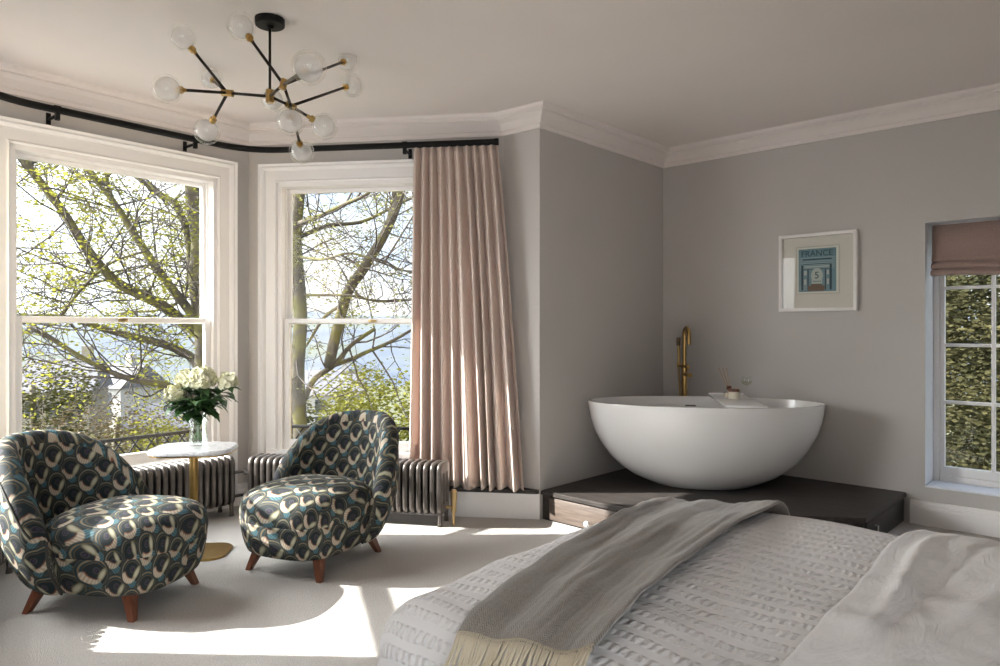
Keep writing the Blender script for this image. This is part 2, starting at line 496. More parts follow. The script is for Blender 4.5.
# ------------------------------------------------------------------ windows
def window(name, p0, p1, op, style='sash', thick=.17, ft=.03, slim=0.):
    rz, Ln = local(p0, p1)
    w = tag(empty(name, (p0.x, p0.y, 0), rz), kind='structure')
    x0, x1, z0, z1 = op
    T = M['trim']
    if style == 'sash':
        # moulded casing around the opening, on the room side (y < 0)
        cw = .134
        b = MB()
        prof = [(0, 0), (0, -.014), (.008, -.022), (.016, -.014), (.022, -.012), (.088, -.012), (.095, -.03), (.107, -.04), (.119, -.034), (.134, -.046), (.134, 0)]
        def frame_sweep(b, xa, xb, za, zb, prof, bottom=False):
            cs = [(xa, za, -1, 0 if not bottom else -1), (xa, zb, -1, 1), (xb, zb, 1, 1), (xb, za, 1, 0 if not bottom else -1)]
            vs = []; fs = []; n = len(prof)
            for (x, z, sx, sz) in cs:
                for (o, y) in prof: vs.append((x + sx * o, y, z + sz * o))
            for i in range(4 if bottom else 3):
                for j in range(n):
                    i2, j2 = (i + 1) % 4, (j + 1) % n
                    fs.append((i * n + j, i2 * n + j, i2 * n + j2, i * n + j2))
            b.add(vs, fs)
        frame_sweep(b, x0, x1, z0 - .3 if z0 > .35 else z0, z1, prof)
        b.build('casing', T, w, smooth=False)
        # box frame lining the opening
        b = MB(); d0, d1 = -.002, .145
        b.box(x0 - .001, x0 + ft, d0, d1, z0, z1); b.box(x1 - ft, x1 + .001, d0, d1, z0, z1); b.box(x0, x1, d0, d1, z1 - ft, z1 + .001)
        b.box(x0 + ft, x0 + ft + .012, .07, .085, z0, z1); b.box(x1 - ft - .012, x1 - ft, .07, .085, z0, z1)
        b.build('frame', T, w, smooth=False)
        MB().bbox(x0 - .05, x1 + .05, -.045, .2, z0 - .035, z0 + .004, .008).build('sill', T, w, angle=40)
        zm = 1.357
        for nm, za, zb, ya, yb, top in (('upper_sash', zm - .02, z1 - ft, .088, .125, True), ('lower_sash', z0, zm + .02, .03, .068, False)):
            s = MB(); st = (.035 if top else .045) - slim
            xa, xb = x0 + ft, x1 - ft
            s.bbox(xa, xa + st, ya, yb, za, zb, .006); s.bbox(xb - st, xb, ya, yb, za, zb, .006)
            s.bbox(xa + st - .004, xb - st + .004, ya, yb, zb - (.032 if top else .036), zb, .006)
            s.bbox(xa + st - .004, xb - st + .004, ya, yb, za, za + (.036 if top else .075), .006)
            so = s.build(nm, T, w, angle=40)
            MB().box(xa + st - .006, xb - st + .006, (ya + yb) / 2 - .002, (ya + yb) / 2 + .002, za + .03, zb - .03).build('glass_pane', M['glass'], so, smooth=False)
            if not top:
                MB().bbox((xa + xb) / 2 - .03, (xa + xb) / 2 + .03, ya - .015, ya, zb - .03, zb - .008, .004).build('sash_catch', M['brass_pale'], so, angle=40)
    return w

window('window_1', G_, E_, WA)
window('window_2', E_, F_, WB)
window('window_3', H_, G_, WC, ft=.012, slim=.018)

# deep-set casement in the right wall
wr = tag(empty('window_4', (C_.x, C_.y, 0), 0), kind='structure')
x0, x1, z0, z1 = WR
b = MB()
fy0, fy1 = .235, .30
b.bbox(x0, x0 + .035, fy0, fy1, z0, z1, .006); b.bbox(x1 - .035, x1, fy0, fy1, z0, z1, .006)
b.bbox(x0 + .04, x1 - .04, fy0, fy1, z1 - .05, z1, .006); b.bbox(x0 + .04, x1 - .04, fy0, fy1, z0, z0 + .05, .006)
b.build('frame', M['trim'], wr, angle=40)
MB().bbox(x0 + .002, x1 - .002, -.004, .235, z0 - .001, z0 + .012, .004).build('sill', M['reveal'], wr, angle=40)
s = MB(); sx0, sx1, sz0, sz1 = x0 + .035, x1 - .035, z0 + .05, z1 - .05
st = .03; sy0, sy1 = .25, .29
s.bbox(sx0, sx0 + st, sy0, sy1, sz0, sz1, .006); s.bbox(sx1 - st, sx1, sy0, sy1, sz0, sz1, .006)
s.bbox(sx0 + st - .003, sx1 - st + .003, sy0, sy1, sz0, sz0 + .06, .006); s.bbox(sx0 + st - .003, sx1 - st + .003, sy0, sy1, sz1 - .05, sz1, .006)
so = s.build('sash', M['trim'], wr, angle=40)
gb = MB(); gx0, gx1 = sx0 + st, sx1 - st
for k in (1, 2):
    xm = gx0 + (gx1 - gx0) * k / 3
    gb.bbox(xm - .011, xm + .011, sy0 + .002, sy1 - .002, sz0 + .05, sz1 - .04, .004)
for zc in (.80, 1.19, 1.58):
    gb.bbox(gx0 - .003, gx1 + .003, sy0 + .004, sy1 - .004, zc - .011, zc + .011, .004)
gb.build('glazing_bars', M['trim'], so, angle=40)
MB().box(gx0 - .01, gx1 + .01, .268, .272, sz0 + .04, sz1 - .03).build('glass_pane', M['glass'], so, smooth=False)
# windows added behind the camera, out of view, to brighten the room
for nm, p0, p1, op in (('fill_window_back', K_, J_, BW), ('fill_window_headboard', L_, K_, HW)):
    rz, Ln = local(p0, p1)
    w = tag(empty(nm, (p0.x, p0.y, 0), rz), kind='structure')
    b = MB(); a0, a1, c0, c1 = op
    b.box(a0, a0 + .06, .08, .14, c0, c1); b.box(a1 - .06, a1, .08, .14, c0, c1); b.box(a0, a1, .08, .14, c0, c0 + .06); b.box(a0, a1, .08, .14, c1 - .06, c1)
    b.box((a0 + a1) / 2 - .03, (a0 + a1) / 2 + .03, .08, .14, c0, c1)
    b.build('frame', M['trim'], w, smooth=False)
    MB().box(a0 + .05, a1 - .05, .108, .112, c0 + .05, c1 - .05).build('glass_pane', M['glass'], w, smooth=False)

# unseen pier added outside the bay corner to block sun, and the boxed ledge below the right-hand bay window
pd = Vector((-.998, -.06))
pp = [G_ + Vector((-.02, .0)), G_ + Vector((-.17, .02)), G_ + Vector((-.66, .22)), G_ + Vector((-.72, -.05)), G_ + Vector((-.30, -.22)), G_ + Vector((-.08, -.14))]
tag(MB().prism([(p.x, p.y) for p in pp], -3., 3.2).build('sun_blocking_pier', M['stone'], smooth=False), kind='structure')
nB = Vector((.571, -.821))
dB = (F_ - E_).normalized()
le = D_ - dB * 1.75
lp = [D_, F_, E_ + dB * .35, le]
tag(MB().prism([(p.x, p.y) for p in lp], 0, .175).build('trim_ledge_front', M['trim'], smooth=False), kind='structure')
lq = [D_ + Vector((-.005, .0)), F_, E_ + dB * .35, le + nB * .006, D_ + nB * .012 - dB * .02]
tag(MB().prism([(p.x, p.y) for p in lq], .175, .2).build('trim_ledge_top', M['oak'], smooth=False), kind='structure')

FWD = Vector((-.6802, .7330)); RGT = Vector((.7330, .6802))     # axes used when measuring the plan
def plan(lat, z): return FWD * z + RGT * lat

# ------------------------------------------------------------------ bath platform
pl = [(-3.078, 3.725), (-2.30, 3.70), (-1.235, 4.46), (-1.235, 5.362), (-3.078, 5.362)]
P = thing('bath_platform', 'low dark oak corner platform carrying the white bath', 'platform', (0, 0, 0))
def inset(poly, d):
    out = []; n = len(poly)
    for i in range(n):
        a, p, c = Vector(poly[i - 1]), Vector(poly[i]), Vector(poly[(i + 1) % n])
        d1 = (p - a).normalized(); d2 = (c - p).normalized()
        n1 = Vector((-d1.y, d1.x)); n2 = Vector((-d2.y, d2.x)); bs = (n1 + n2).normalized()
        out.append(tuple(p + bs * d / max(.3, bs.dot(n1))))
    return out
def platform_top():
    bm = bmesh.new()
    vs = [bm.verts.new((x, y, .172)) for x, y in pl]
    f = bm.faces.new(vs)
    r = bmesh.ops.extrude_face_region(bm, geom=[f])
    for v in r['geom']:
        if isinstance(v, bmesh.types.BMVert): v.co.z = .2
    top = [e for e in bm.edges if all(abs(v.co.z - .2) < 1e-4 for v in e.verts)]
    bmesh.ops.bevel(bm, geom=top, offset=.005, segments=3, affect='EDGES')
    bmesh.ops.recalc_face_normals(bm, faces=bm.faces[:])
    me = bpy.data.meshes.new('platform_top'); bm.to_mesh(me); bm.free()
    return link('platform_top', me, M['oak'], P, smooth=False)
platform_top()
body = [(pl[0][0] + .002, pl[0][1] + .022), (pl[1][0] - .008, pl[1][1] + .022), (pl[2][0] - .022, pl[2][1] + .012), (pl[3][0] - .022, pl[3][1] - .002), (pl[4][0] + .002, pl[4][1] - .002)]
MB().prism(body, 0, .172).build('carcass', M['oak'], P, smooth=False)
def panel(name, p, q, t0, t1, z0, z1, mat, th=.016):
    p = Vector(p); q = Vector(q); d = (q - p).normalized(); L = (q - p).length
    n = Vector((d.y, -d.x))
    Mx = Matrix.Translation((p.x, p.y, 0)) @ Matrix.Rotation(math.atan2(d.y, d.x), 4, 'Z')
    return MB().bbox(t0 * L, t1 * L, -th, 0, z0, z1, .003, M=Mx).build(name, mat, P, angle=40)
panel('front_panel', body[0], body[1], .09, .93, .012, .160, M['oak_panel'])
panel('front_panel', body[1], body[2], .03, .955, .012, .160, M['oak'])
panel('side_panel', body[2], body[3], .04, .96, .012, .160, M['oak'])
knob = MB().lathe([(.0, 0), (.008, 0), (.008, .012), (.018, .018), (.021, .028), (.016, .038), (0, .041)], 16)
kb = knob.build('knob', M['trim'], P); kb.location = (-2.66, 3.705, .055); kb.rotation_euler = (R_(90), 0, 0); tag(kb, 'small white knob')
hb = MB().tube([(0, 0, .05), (.02, 0, .055), (.02, 0, .115), (0, 0, .12)], .005, 8).build('handle', Mat('satin_steel', (.6, .58, .55), .3, 1.).m, P)
hb.location = (-1.243, 4.66, 0); tag(hb, 'slim steel handle')

# ------------------------------------------------------------------ bath
bc = plan(1.443, 5.025); bang = math.atan2(.6, .8)
BT = thing('bathtub', 'freestanding white oval bath on the dark corner platform', 'bathtub', (bc.x, bc.y, .2), R_(34))
prof = [(.30, 0, .02), (.365, .0, .2), (.42, .008, .22), (.52, .04, .245), (.61, .072, .275), (.70, .12, .305), (.79, .185, .335), (.87, .27, .366), (.935, .37, .392), (.972, .46, .408), (.992, .54, .418), (1.0, .578, .422)]
outerp = [(0.0, 0.0, 0.0)] + prof[0:1] + prof[1:]
bL = .815
b = MB(); rings = []
for (k, z, w) in [(.02, 0, .01)] + prof: rings.append((k * bL, w, z))
top = .583
rings += [(bL * .998, .421, top), (bL * .985, .411, top + .002), (bL * .972, .401, top)]
rings += [(bL * .965, .396, .54), (bL * .93, .372, .42), (bL * .85, .335, .28), (bL * .72, .285, .17), (bL * .5, .21, .125), (bL * .2, .09, .118), (bL * .02, .01, .118)]
NB = 96
def bath_pt(i, j):
    L, w, z = rings[i]; a = 2 * PI * j / NB
    c, s = math.cos(a), math.sin(a); e = 2 / 2.08
    x = math.copysign(abs(c) ** e, c) * L; y = math.copysign(abs(s) ** e, s) * w
    return (x, y, z)
b.grid(bath_pt, len(rings), NB, closev=True)
b.build('tub_shell', M['bath'], BT, angle=60)
ov = MB().bbox(-.04, .04, -.008, .008, -.005, .005, .004).build('overflow_slot', M['pewter'], BT, angle=40)
ov.location = (-.045, .380, .515); ov.rotation_euler = (R_(-10), 0, 0)
dr = MB().lathe([(0, .126), (.03, .126), (.035, .122), (.035, .112)], 24).build('waste_cap', M['brass_pale'], BT)

TRc = (.225, 0)
tr = thing('bath_tray', 'white board laid across the right half of the bath', 'tray', (bc.x, bc.y, .2), R_(34))
b = MB()
b.bbox(TRc[0] - .13, TRc[0] + .13, -.40, .44, .5865, .602, .005)
b.build('board', M['bath'], tr, angle=40)
MB().bbox(TRc[0] - .13, TRc[0] + .13, .425, .44, .600, .612, .004).build('end_lip', M['bath'], tr, angle=40)
cR, sR = math.cos(R_(34)), math.sin(R_(34))
def on_bath(x, y, z): return (bc.x + x * cR - y * sR, bc.y + x * sR + y * cR, .2 + z)

d = thing('reed_diffuser', 'clear reed diffuser bottle with wooden sticks on the bath tray', 'diffuser', on_bath(.20, .14, .6035))
d.rotation_euler = (0, 0, R_(34))
MB().bbox(-.034, .034, -.024, .024, 0, .055, .006).build('bottle', M['clear'], d, angle=40)
MB().bbox(-.03, .03, -.02, .02, .004, .034, .003).build('oil', Mat('amber_oil', (.62, .5, .36), .2).m, d, angle=40)
MB().lathe([(.016, .0555), (.018, .058), (.018, .082), (.014, .084)], 20).build('collar', M['walnut'], d, angle=40)
for k in range(6):
    a = k * 1.05 + .4
    t = Vector((-.045 + .03 * math.cos(a), .03 * math.sin(a), .215))
    MB().tube([(.008 * math.cos(a), .006 * math.sin(a), .06), t], .0028, 6).build('reed', Mat('rattan_reed', (.42, .3, .2), .8).m if k == 0 else bpy.data.materials['rattan_reed'], d)
d = thing('candle_jar', 'small cream candle jar with a wooden lid on the bath tray', 'candle', on_bath(.22, .05, .6035), R_(34))
MB().lathe([(0, 0), (.034, 0), (.037, .004), (.037, .05), (0, .05)], 28).build('jar', Mat('cream_jar', (.72, .66, .55), .3).m, d, angle=40)
MB().lathe([(0, .0505), (.039, .0505), (.039, .066), (.036, .069), (0, .069)], 28).build('lid', M['walnut'], d, angle=40)
d = thing('wine_glass', 'stemmed glass with a pale drink on the bath tray', 'glass', on_bath(.315, .10, .6035))
MB().lathe([(.034, .0), (.034, .002), (.006, .006), (.0035, .015), (.0035, .07), (.012, .08), (.034, .1), (.041, .125), (.036, .165), (.0345, .165), (.0395, .125), (.032, .102), (0, .083)], 28).build('bowl_and_stem', M['clear'], d)
MB().lathe([(0, .086), (.03, .104), (.037, .12), (0, .12)], 24).build('drink', thin_glass('pale_drink', (.95, .92, .84), .2), d)

# ------------------------------------------------------------------ bath tap
tp = plan(1.487, 5.70)
T = thing('bath_tap', 'tall brass freestanding bath tap behind the bath', 'tap', (tp.x, tp.y, .2), R_(-42))
MB().lathe([(.055, .0005), (.055, .008), (.02, .012)], 28).build('floor_flange', M['brass'], T, angle=40)
MB().tube([(0, 0, .008), (0, 0, .80)], .022, 20).build('column', M['brass'], T, angle=40)
arc = [(0, 0, .79), (0, 0, 1.0)] + [(.052 - .052 * math.cos(a), 0, 1.05 + .058 * math.sin(a)) for a in [PI * k / 10 for k in range(11)]] + [(.104, 0, .975)]
MB().tube(arc, .0155, 16).build('spout', M['brass'], T, angle=50)
b = MB().tube([(0, 0, .735), (.11, 0, .735)], .016, 16); b.tube([(.11, 0, .735), (.128, 0, .735)], .019, 16)
b.build('mixer_handle', M['brass'], T, angle=40)
MB().tube([(0, 0, .80), (.085, 0, .80)], .013, 14).tube([(.085, 0, .80), (.085, 0, .765)], .006, 10).build('diverter', M['brass'], T, angle=40)
b = MB().tube([(0, 0, .80), (-.135, 0, .80)], .010, 12); b.tube([(-.135, 0, .785), (-.135, 0, .825)], .014, 12)
b.build('shower_cradle', M['brass'], T, angle=40)
hs = MB().tube([(-.135, 0, .79), (-.138, 0, .965)], [.009, .0115], 12).build('hand_shower', M['brass'], T, angle=40)
MB().tube([(-.138, 0, .963), (-.139, 0, 1.03)], [.017, .016], 14).build('shower_head', noisy('dark_brass', (.12, .085, .05), (.16, .11, .06), 30, .4, metal=.6), hs, angle=40)
MB().tube([(-.135, 0, .79), (-.13, .01, .55), (-.105, .02, .30), (-.07, .02, .13), (-.03, .01, .12), (-.015, 0, .2)], .0065, 10).build('hose', M['brass'], T)

# ------------------------------------------------------------------ slipper chairs
def make_chair(name, label):
    root = thing(name, label, 'chair')
    # back: a tall shell wrapped round the rear, sloping down to the seat at both sides
    NU, NV = 73, 44
    PH = R_(88)
    def hgt(u):                                     # top edge height, u in -1..1
        a = abs(u)
        return .37 + .42 * (math.cos(min(1, a) ** 1.6 * PI / 2) ** .95 if a < 1 else 0)
    def plan_r(phi, r):                             # phi 0 = rear (-x)
        return (-math.cos(phi) * .375 * r, math.sin(phi) * .338 * r)
    def shell(i, j):
        u = -1 + 2 * i / (NU - 1)
        phi = u * PH
        end = max(0, (abs(u) - .86) / .14)
        th = .09 * math.sqrt(max(0.0, 1 - end * end)) + .004
        H = hgt(u); z0 = .112
        # closed section: outer face up, round the top, inner face down, bottom back
        t = j / NV
        topr = th * .5
        if t < .46:
            q = t / .46; z = z0 + (H - topr - z0) * q; o = .5
            if q < .1: o = .5 - .22 * (1 - q / .1) ** 2
        elif t < .56:
            q = (t - .46) / .10; a = q * PI
            z = H - topr + topr * math.sin(a); o = .5 * math.cos(a)
        elif t < .9:
            q = (t - .56) / .34; z = H - topr - (H - topr - z0) * q; o = -.5
        else:
            q = (t - .9) / .1; z = z0; o = -.5 + .78 * q
        zz = (z - .112) / .68
        prof_ = .80 + .26 * math.sin(min(1, zz * 1.9) * PI / 2) + .0 * zz
        lean = -.10 * max(0, zz - .25) * math.cos(phi) ** 2 if math.cos(phi) > 0 else 0
        bulge = .018 * math.sin(PI * min(1, max(0, (z - z0) / max(.05, H - z0))))
        x, y = plan_r(phi, prof_)
        nx, ny = -math.cos(phi), math.sin(phi)
        oo = o * th + (bulge if o > 0 else -bulge * .2)
        return (x + nx * oo + lean, y + ny * oo, z)
    def uvb(i, j, j0):
        u = -1 + 2 * i / (NU - 1)
        t = j / NV; tc_ = (j0 + .5) / NV
        H = hgt(u)
        if tc_ >= .56: return (u * .66 + 3.03, .112 + (H - .112) * (1 - (t - .56) / .34) + .07)
        if t < .46: v = .112 + (H - .112) * t / .46
        elif t < .56: v = H + (t - .46)
        else: v = H + .1
        return (u * .78, v)
    b = MB(); b.grid(shell, NU, NV, closev=True, uvfn=uvb)
    b.v = b.v
    n = NV
    b.add([], [])
    b.f.append(list(range(0, n))); b.mi.append(0)
    b.f.append([(NU - 1) * n + k for k in range(n - 1, -1, -1)]); b.mi.append(0)
    back = b.build('backrest', M['feather'], root)
    # piping round the outer top edge
    pts = []
    for i in range(2, NU - 2):
        p = Vector(shell(i, int(NV * .46))); pts.append(p + Vector((0, 0, .0)))
    pi = MB().tube(pts, .0055, 8).build('piping', M['piping'], back)
    for i in (0, NU - 1):
        MB().tube([shell(i, j) for j in range(0, int(NV * .5))], .0065, 8).build('side_seam', M['piping'], back)
    # seat: a deep drum with a domed cushion top
    cx = .115; LX = .325; LY = .318; ex = 2 / 2.9
    NA = 72
    def ring(k, z, fx=0.0):
        def f(j):
            a = 2 * PI * j / NA; c, s = math.cos(a), math.sin(a)
            x = math.copysign(abs(c) ** ex, c) * LX * k; y = math.copysign(abs(s) ** ex, s) * LY * k
            return (cx + x + fx, y, z)
        return f
    base = [(.80, .112), (.845, .113), (.885, .124), (.92, .15), (.955, .195), (.98, .24), (.992, .275), (.992, .29), (.90, .292)]
    arcs = [0]
    for i in range(1, len(base)): arcs.append(arcs[-1] + math.hypot((base[i][0] - base[i - 1][0]) * .38, base[i][1] - base[i - 1][1]))
    rb = [ring(*q) for q in base]
    b = MB(); b.grid(lambda i, j: rb[i](j), len(rb), NA, closev=True, uvfn=lambda i, j, *a: (j / NA * 2.31 + .08, arcs[i] + .31))
    b.f.append(list(range(NA))); b.mi.append(0)
    b.build('seat_base', M['feather'], root)
    cus = [(.93, .278), (.985, .281), (.997, .293), (1.004, .32), (1.0, .352), (.985, .378), (.945, .403), (.87, .425), (.75, .443), (.58, .457), (.40, .465), (.2, .469), (.02, .470)]
    arcs2 = [0]
    for i in range(1, len(cus)): arcs2.append(arcs2[-1] + math.hypot((cus[i][0] - cus[i - 1][0]) * .38, cus[i][1] - cus[i - 1][1]))
    tot = arcs2[-1]
    rc = [ring(*q) for q in cus]
    def uvc(i, j, *a_):
        a = 2 * PI * j / NA; s_ = tot - arcs2[i]
        return (s_ * math.sin(a) + 1.02, -s_ * math.cos(a) + 1.1)
    b = MB(); b.grid(lambda i, j: rc[i](j), len(rc), NA, closev=True, uvfn=uvc)
    b.f.append([(len(rc) - 1) * NA + k for k in range(NA)]); b.mi.append(0)
    cu_ = b.build('seat_cushion', M['feather'], root)
    
    # splayed tapered legs
    for sx, sy in ((1, 1), (1, -1), (-1, 1), (-1, -1)):
        t = MB()
        x0, y0 = (.265 if sx > 0 else -.17), .19 * sy
        x1, y1 = (.315 if sx > 0 else -.225), .235 * sy
        vs = []
        for (x, y, z, h) in ((x0, y0, .135, .027), (x1, y1, 0, .014)):
            vs += [(x - h, y - h, z), (x + h, y - h, z), (x + h, y + h, z), (x - h, y + h, z)]
        t.add(vs, [(3, 2, 1, 0), (4, 5, 6, 7), (0, 1, 5, 4), (1, 2, 6, 5), (2, 3, 7, 6), (3, 0, 4, 7)])
        t.build('leg', M['walnut'], root, smooth=False)
    return root
ch1 = make_chair('slipper_chair', 'feather patterned slipper chair in front of the left window, facing right')
ch2 = copy_tree(ch1)
ch2['label'] = 'feather patterned slipper chair facing forward between table and pink curtain'
for c in (ch1, ch2): c['group'] = 'feather patterned slipper chairs'
def face(lat, z): d = FWD * z + RGT * lat; return math.atan2(d.y, d.x)
p = plan(-1.905, 3.43); ch1.location = (p.x, p.y, 0); ch1.rotation_euler.z = face(.985, -.17)
p = plan(-1.015, 4.015); ch2.location = (p.x, p.y, 0); ch2.rotation_euler.z = face(-.40, -.915)

# ------------------------------------------------------------------ side table, vase and flowers
tpos = plan(-1.775, 4.10)
ta = math.atan2(RGT.y, RGT.x)
TB = thing('side_table', 'small marble topped side table on a brass column', 'table', (tpos.x, tpos.y, 0), ta + R_(5))
def rrect(hx, hy, r, n=10):
    out = []
    for sx, sy, a0 in ((1, 1, 0), (-1, 1, 90), (-1, -1, 180), (1, -1, 270)):
        for k in range(n + 1):
            a = R_(a0 + 90 * k / n); out.append((sx * (hx - r) + r * math.cos(a), sy * (hy - r) + r * math.sin(a)))
    return out
def slab(name, hx, hy, r, z0, z1, bev, mat, parent):
    bm = bmesh.new()
    f = bm.faces.new([bm.verts.new((x, y, z0)) for x, y in rrect(hx, hy, r)])
    q = bmesh.ops.extrude_face_region(bm, geom=[f])
    for v in q['geom']:
        if isinstance(v, bmesh.types.BMVert): v.co.z = z1
    bm.verts.ensure_lookup_table()
    ed = [e for e in bm.edges if abs(e.verts[0].co.z - e.verts[1].co.z) < 1e-6]
    bmesh.ops.bevel(bm, geom=ed, offset=bev, segments=3, affect='EDGES')
    bmesh.ops.recalc_face_normals(bm, faces=bm.faces[:])
    me = bpy.data.meshes.new(name); bm.to_mesh(me); bm.free()
    o = link(name, me, mat, parent); me.set_sharp_from_angle(angle=R_(35)); return o
slab('table_top', .228, .185, .12, .592, .617, .006, M['marble'], TB)
slab('top_rim', .223, .18, .118, .583, .5915, .002, M['brass'], TB)
MB().tube([(0, 0, .012), (0, 0, .583)], .0245, 28).build('column', M['brass'], TB, angle=40)
slab('foot_plate', .20, .16, .10, 0, .013, .003, M['brass'], TB)

vp = tpos + RGT * .0 + FWD * .06
V = thing('glass_vase', 'clear glass vase of white flowers on the marble side table', 'vase', (vp.x, vp.y, .6175))
MB().lathe([(0, 0), (.05, 0), (.053, .004), (.053, .012), (.046, .09), (.052, .225), (.0495, .225), (.0435, .09), (.049, .018), (0, .014)], 36).build('glass_body', M['clear'], V)
MB().lathe([(0, .0145), (.047, .019), (.0425, .09), (.0455, .135), (0, .135)], 28).build('water', M['water'], V)
M['petal'] = noisy('cream_petal', (.66, .66, .42), (.82, .79, .62), 12, .7)
M['leaf'] = noisy('dark_leaf', (.022, .065, .018), (.05, .12, .03), 16, .42)
M['stem'] = Mat('green_stem', (.09, .17, .05), .5).m
def leaf_mesh():
    b = MB(); n = 8
    vs = []; fs = []
    for i in range(n + 1):
        t = i / n
        w = .5 * math.sin(PI * min(1, t * 1.02) ** .75) * .56
        z = .12 * math.sin(t * PI) - .18 * t * t
        vs += [(t, -w, z + .10 * w), (t, 0, z - .03), (t, w, z + .10 * w)]
    for i in range(n):
        for k in range(2): fs.append((i * 3 + k, i * 3 + 3 + k, i * 3 + 4 + k, i * 3 + 1 + k))
    return b.add(vs, fs)
LEAF = None
def rotdir(d, roll=0.):
    d = Vector(d).normalized()
    return d.to_track_quat('X', 'Z').to_euler()
random.seed(11)
def bloom(r, n=110):
    b = MB()
    for k in range(n):
        t = (k + .5) / n; ph = k * 2.39996
        zc = 1 - 1.55 * t; rr = math.sqrt(max(0, 1 - zc * zc))
        d = Vector((rr * math.cos(ph), rr * math.sin(ph), zc))
        d = (d + Vector((random.gauss(0, .12), random.gauss(0, .12), random.gauss(0, .12)))).normalized()
        c = d * r * random.uniform(.72, 1.02)
        q = (d + Vector((random.gauss(0, .35), random.gauss(0, .35), random.gauss(0, .35)))).to_track_quat('Z', 'Y').to_matrix().to_4x4()
        w = r * random.uniform(.26, .40); h = w * .35
        Mx = Matrix.Translation(c) @ q @ Matrix.Rotation(random.uniform(0, 6), 4, 'Z')
        b.add([(-w, -w * .6, h), (0, -w * .8, 0), (w, -w * .6, h), (-w * 1.1, 0, h * .6), (0, 0, -h * .4), (w * 1.1, 0, h * .6), (-w * .7, w * .8, h), (0, w, h * .2), (w * .7, w * .8, h)],
              [(0, 1, 4, 3), (1, 2, 5, 4), (3, 4, 7, 6), (4, 5, 8, 7)], M=Mx)
    b.lathe([(0, -r * .55), (r * .4, -r * .5), (r * .78, 0), (r * .6, r * .5), (0, r * .75)], 14)
    return b
def flower(label, lat, fw, h, r, leaves, group='cut flowers in the glass vase'):
    """lat to the right, fw away from the viewer, h height of the bloom above the table"""
    f = thing('cut_flower', label, 'flower', (vp.x, vp.y, .6175), ta, group)
    rt = Vector((-lat * .14, -fw * .14, .03)); rim = Vector((lat * .18, fw * .18, .21)); tip = Vector((lat, fw, h))
    pts = []
    for i in range(11):
        t = i / 10
        pts.append((1 - t) ** 2 * rt + 2 * t * (1 - t) * rim + t * t * tip)
    MB().tube(pts, [.0042 if i < 8 else .0036 for i in range(11)], 7).build('stem', M['stem'], f)
    if r:
        o = bloom(r).build('bloom', M['petal'], f); o.location = tip + Vector((0, 0, r * .35))
    global LEAF
    for k in range(int(leaves * 1.7)):
        t = random.uniform(.50, .93) if r else random.uniform(.45, 1.0)
        i = min(9, int(t * 10)); p = pts[i].lerp(pts[i + 1], t * 10 - i)
        a = random.uniform(0, 2 * PI)
        d = Vector((math.cos(a), math.sin(a), random.uniform(-.45, .45)))
        if LEAF is None:
            o = leaf_mesh().build('leaf', M['leaf'], f); LEAF = o.data
        else:
            o = link('leaf', LEAF, None, f)
        o.location = p; o.rotation_euler = rotdir(d); s_ = random.uniform(.085, .13); o.scale = (s_, s_, s_)
flower('cream flower head at the left of the bouquet, hanging lowest', -.135, .0, .275, .055, 9)
flower('large cream flower head at upper left of the bouquet', -.085, .05, .355, .062, 9)
flower('biggest cream flower head at the middle of the bouquet', .03, -.01, .36, .070, 10)
flower('cream flower head behind the middle of the bouquet', -.01, .085, .35, .048, 8)
flower('cream flower leaning out at the right of the bouquet', .165, .02, .35, .052, 9)
flower('leafy stem leaning left in the vase', -.12, -.05, .24, 0, 11)
flower('leafy stem at the front of the vase', .02, -.10, .27, 0, 12)
flower('leafy stem leaning right in the vase', .135, -.04, .27, 0, 12)
flower('leafy stem at the back of the vase', .05, .09, .29, 0, 10)

# ------------------------------------------------------------------ radiators
def section_mesh(depth=.19, z0=.085, z1=.405, th=.032):
    def rr(x0, x1, y0, y1, r, n=6):
        out = []
        for cx, cy, a0 in ((x1 - r, y1 - r, 0), (x0 + r, y1 - r, 90), (x0 + r, y0 + r, 180), (x1 - r, y0 + r, 270)):
            for k in range(n + 1):
                a = R_(a0 + 90 * k / n); out.append((cx + r * math.cos(a), cy + r * math.sin(a)))
        return out
    w = .030; loops = [rr(0, depth, z0, z1, .042)]
    g = (depth - 3 * w) / 2
    for k in range(2):
        xa = w + k * (w + g); loops.append(list(reversed(rr(xa, xa + g, z0 + .045, z1 - .052, g * .49))))
    return flat_curve(loops, th / 2 - .011, .011, 3)
SEC = section_mesh(); SEC.materials.append(M['pewter'])
for p_ in SEC.polygons: p_.use_smooth = True
SEC.set_sharp_from_angle(angle=R_(50))
def radiator(name, label, loc, rz, n, pitch=.0468):
    """x along the wall, +y towards the wall"""
    rd = thing(name, label, 'radiator', loc, rz, 'column radiators round the bay')
    for k in range(n):
        o = link('column_section', SEC, None, rd, smooth=False)
        # profile plane (depth, height) -> (y, z); extrusion along x
        o.matrix_local = Matrix(((0, 0, 1, (k + .5) * pitch), (1, 0, 0, 0), (0, 1, 0, 0), (0, 0, 0, 1)))
    L = n * pitch
    b = MB()
    for z in (.118, .375):
        b.tube([(.01, .095, z), (L - .01, .095, z)], .018, 12)
    b.build('header_pipe', M['pewter'], rd)
    for x in (pitch * .5, L - pitch * .5):
        for y in (.018, .172):
            MB().tube([(x, y, .10), (x, y, .03), (x, y, 0)], [.015, .013, .018], 12).build('foot', M['pewter'], rd)
    return rd
rA_end = Vector((-4.70, 2.36)); dA = (E_ - G_).normalized()
nA = Vector((dA.y, -dA.x))
NA_ = 33
a0 = rA_end - dA * (NA_ * .0468)
radiator('column_radiator', 'long grey column radiator under the left window behind the table', (a0.x, a0.y, 0), math.atan2(dA.y, dA.x), NA_)
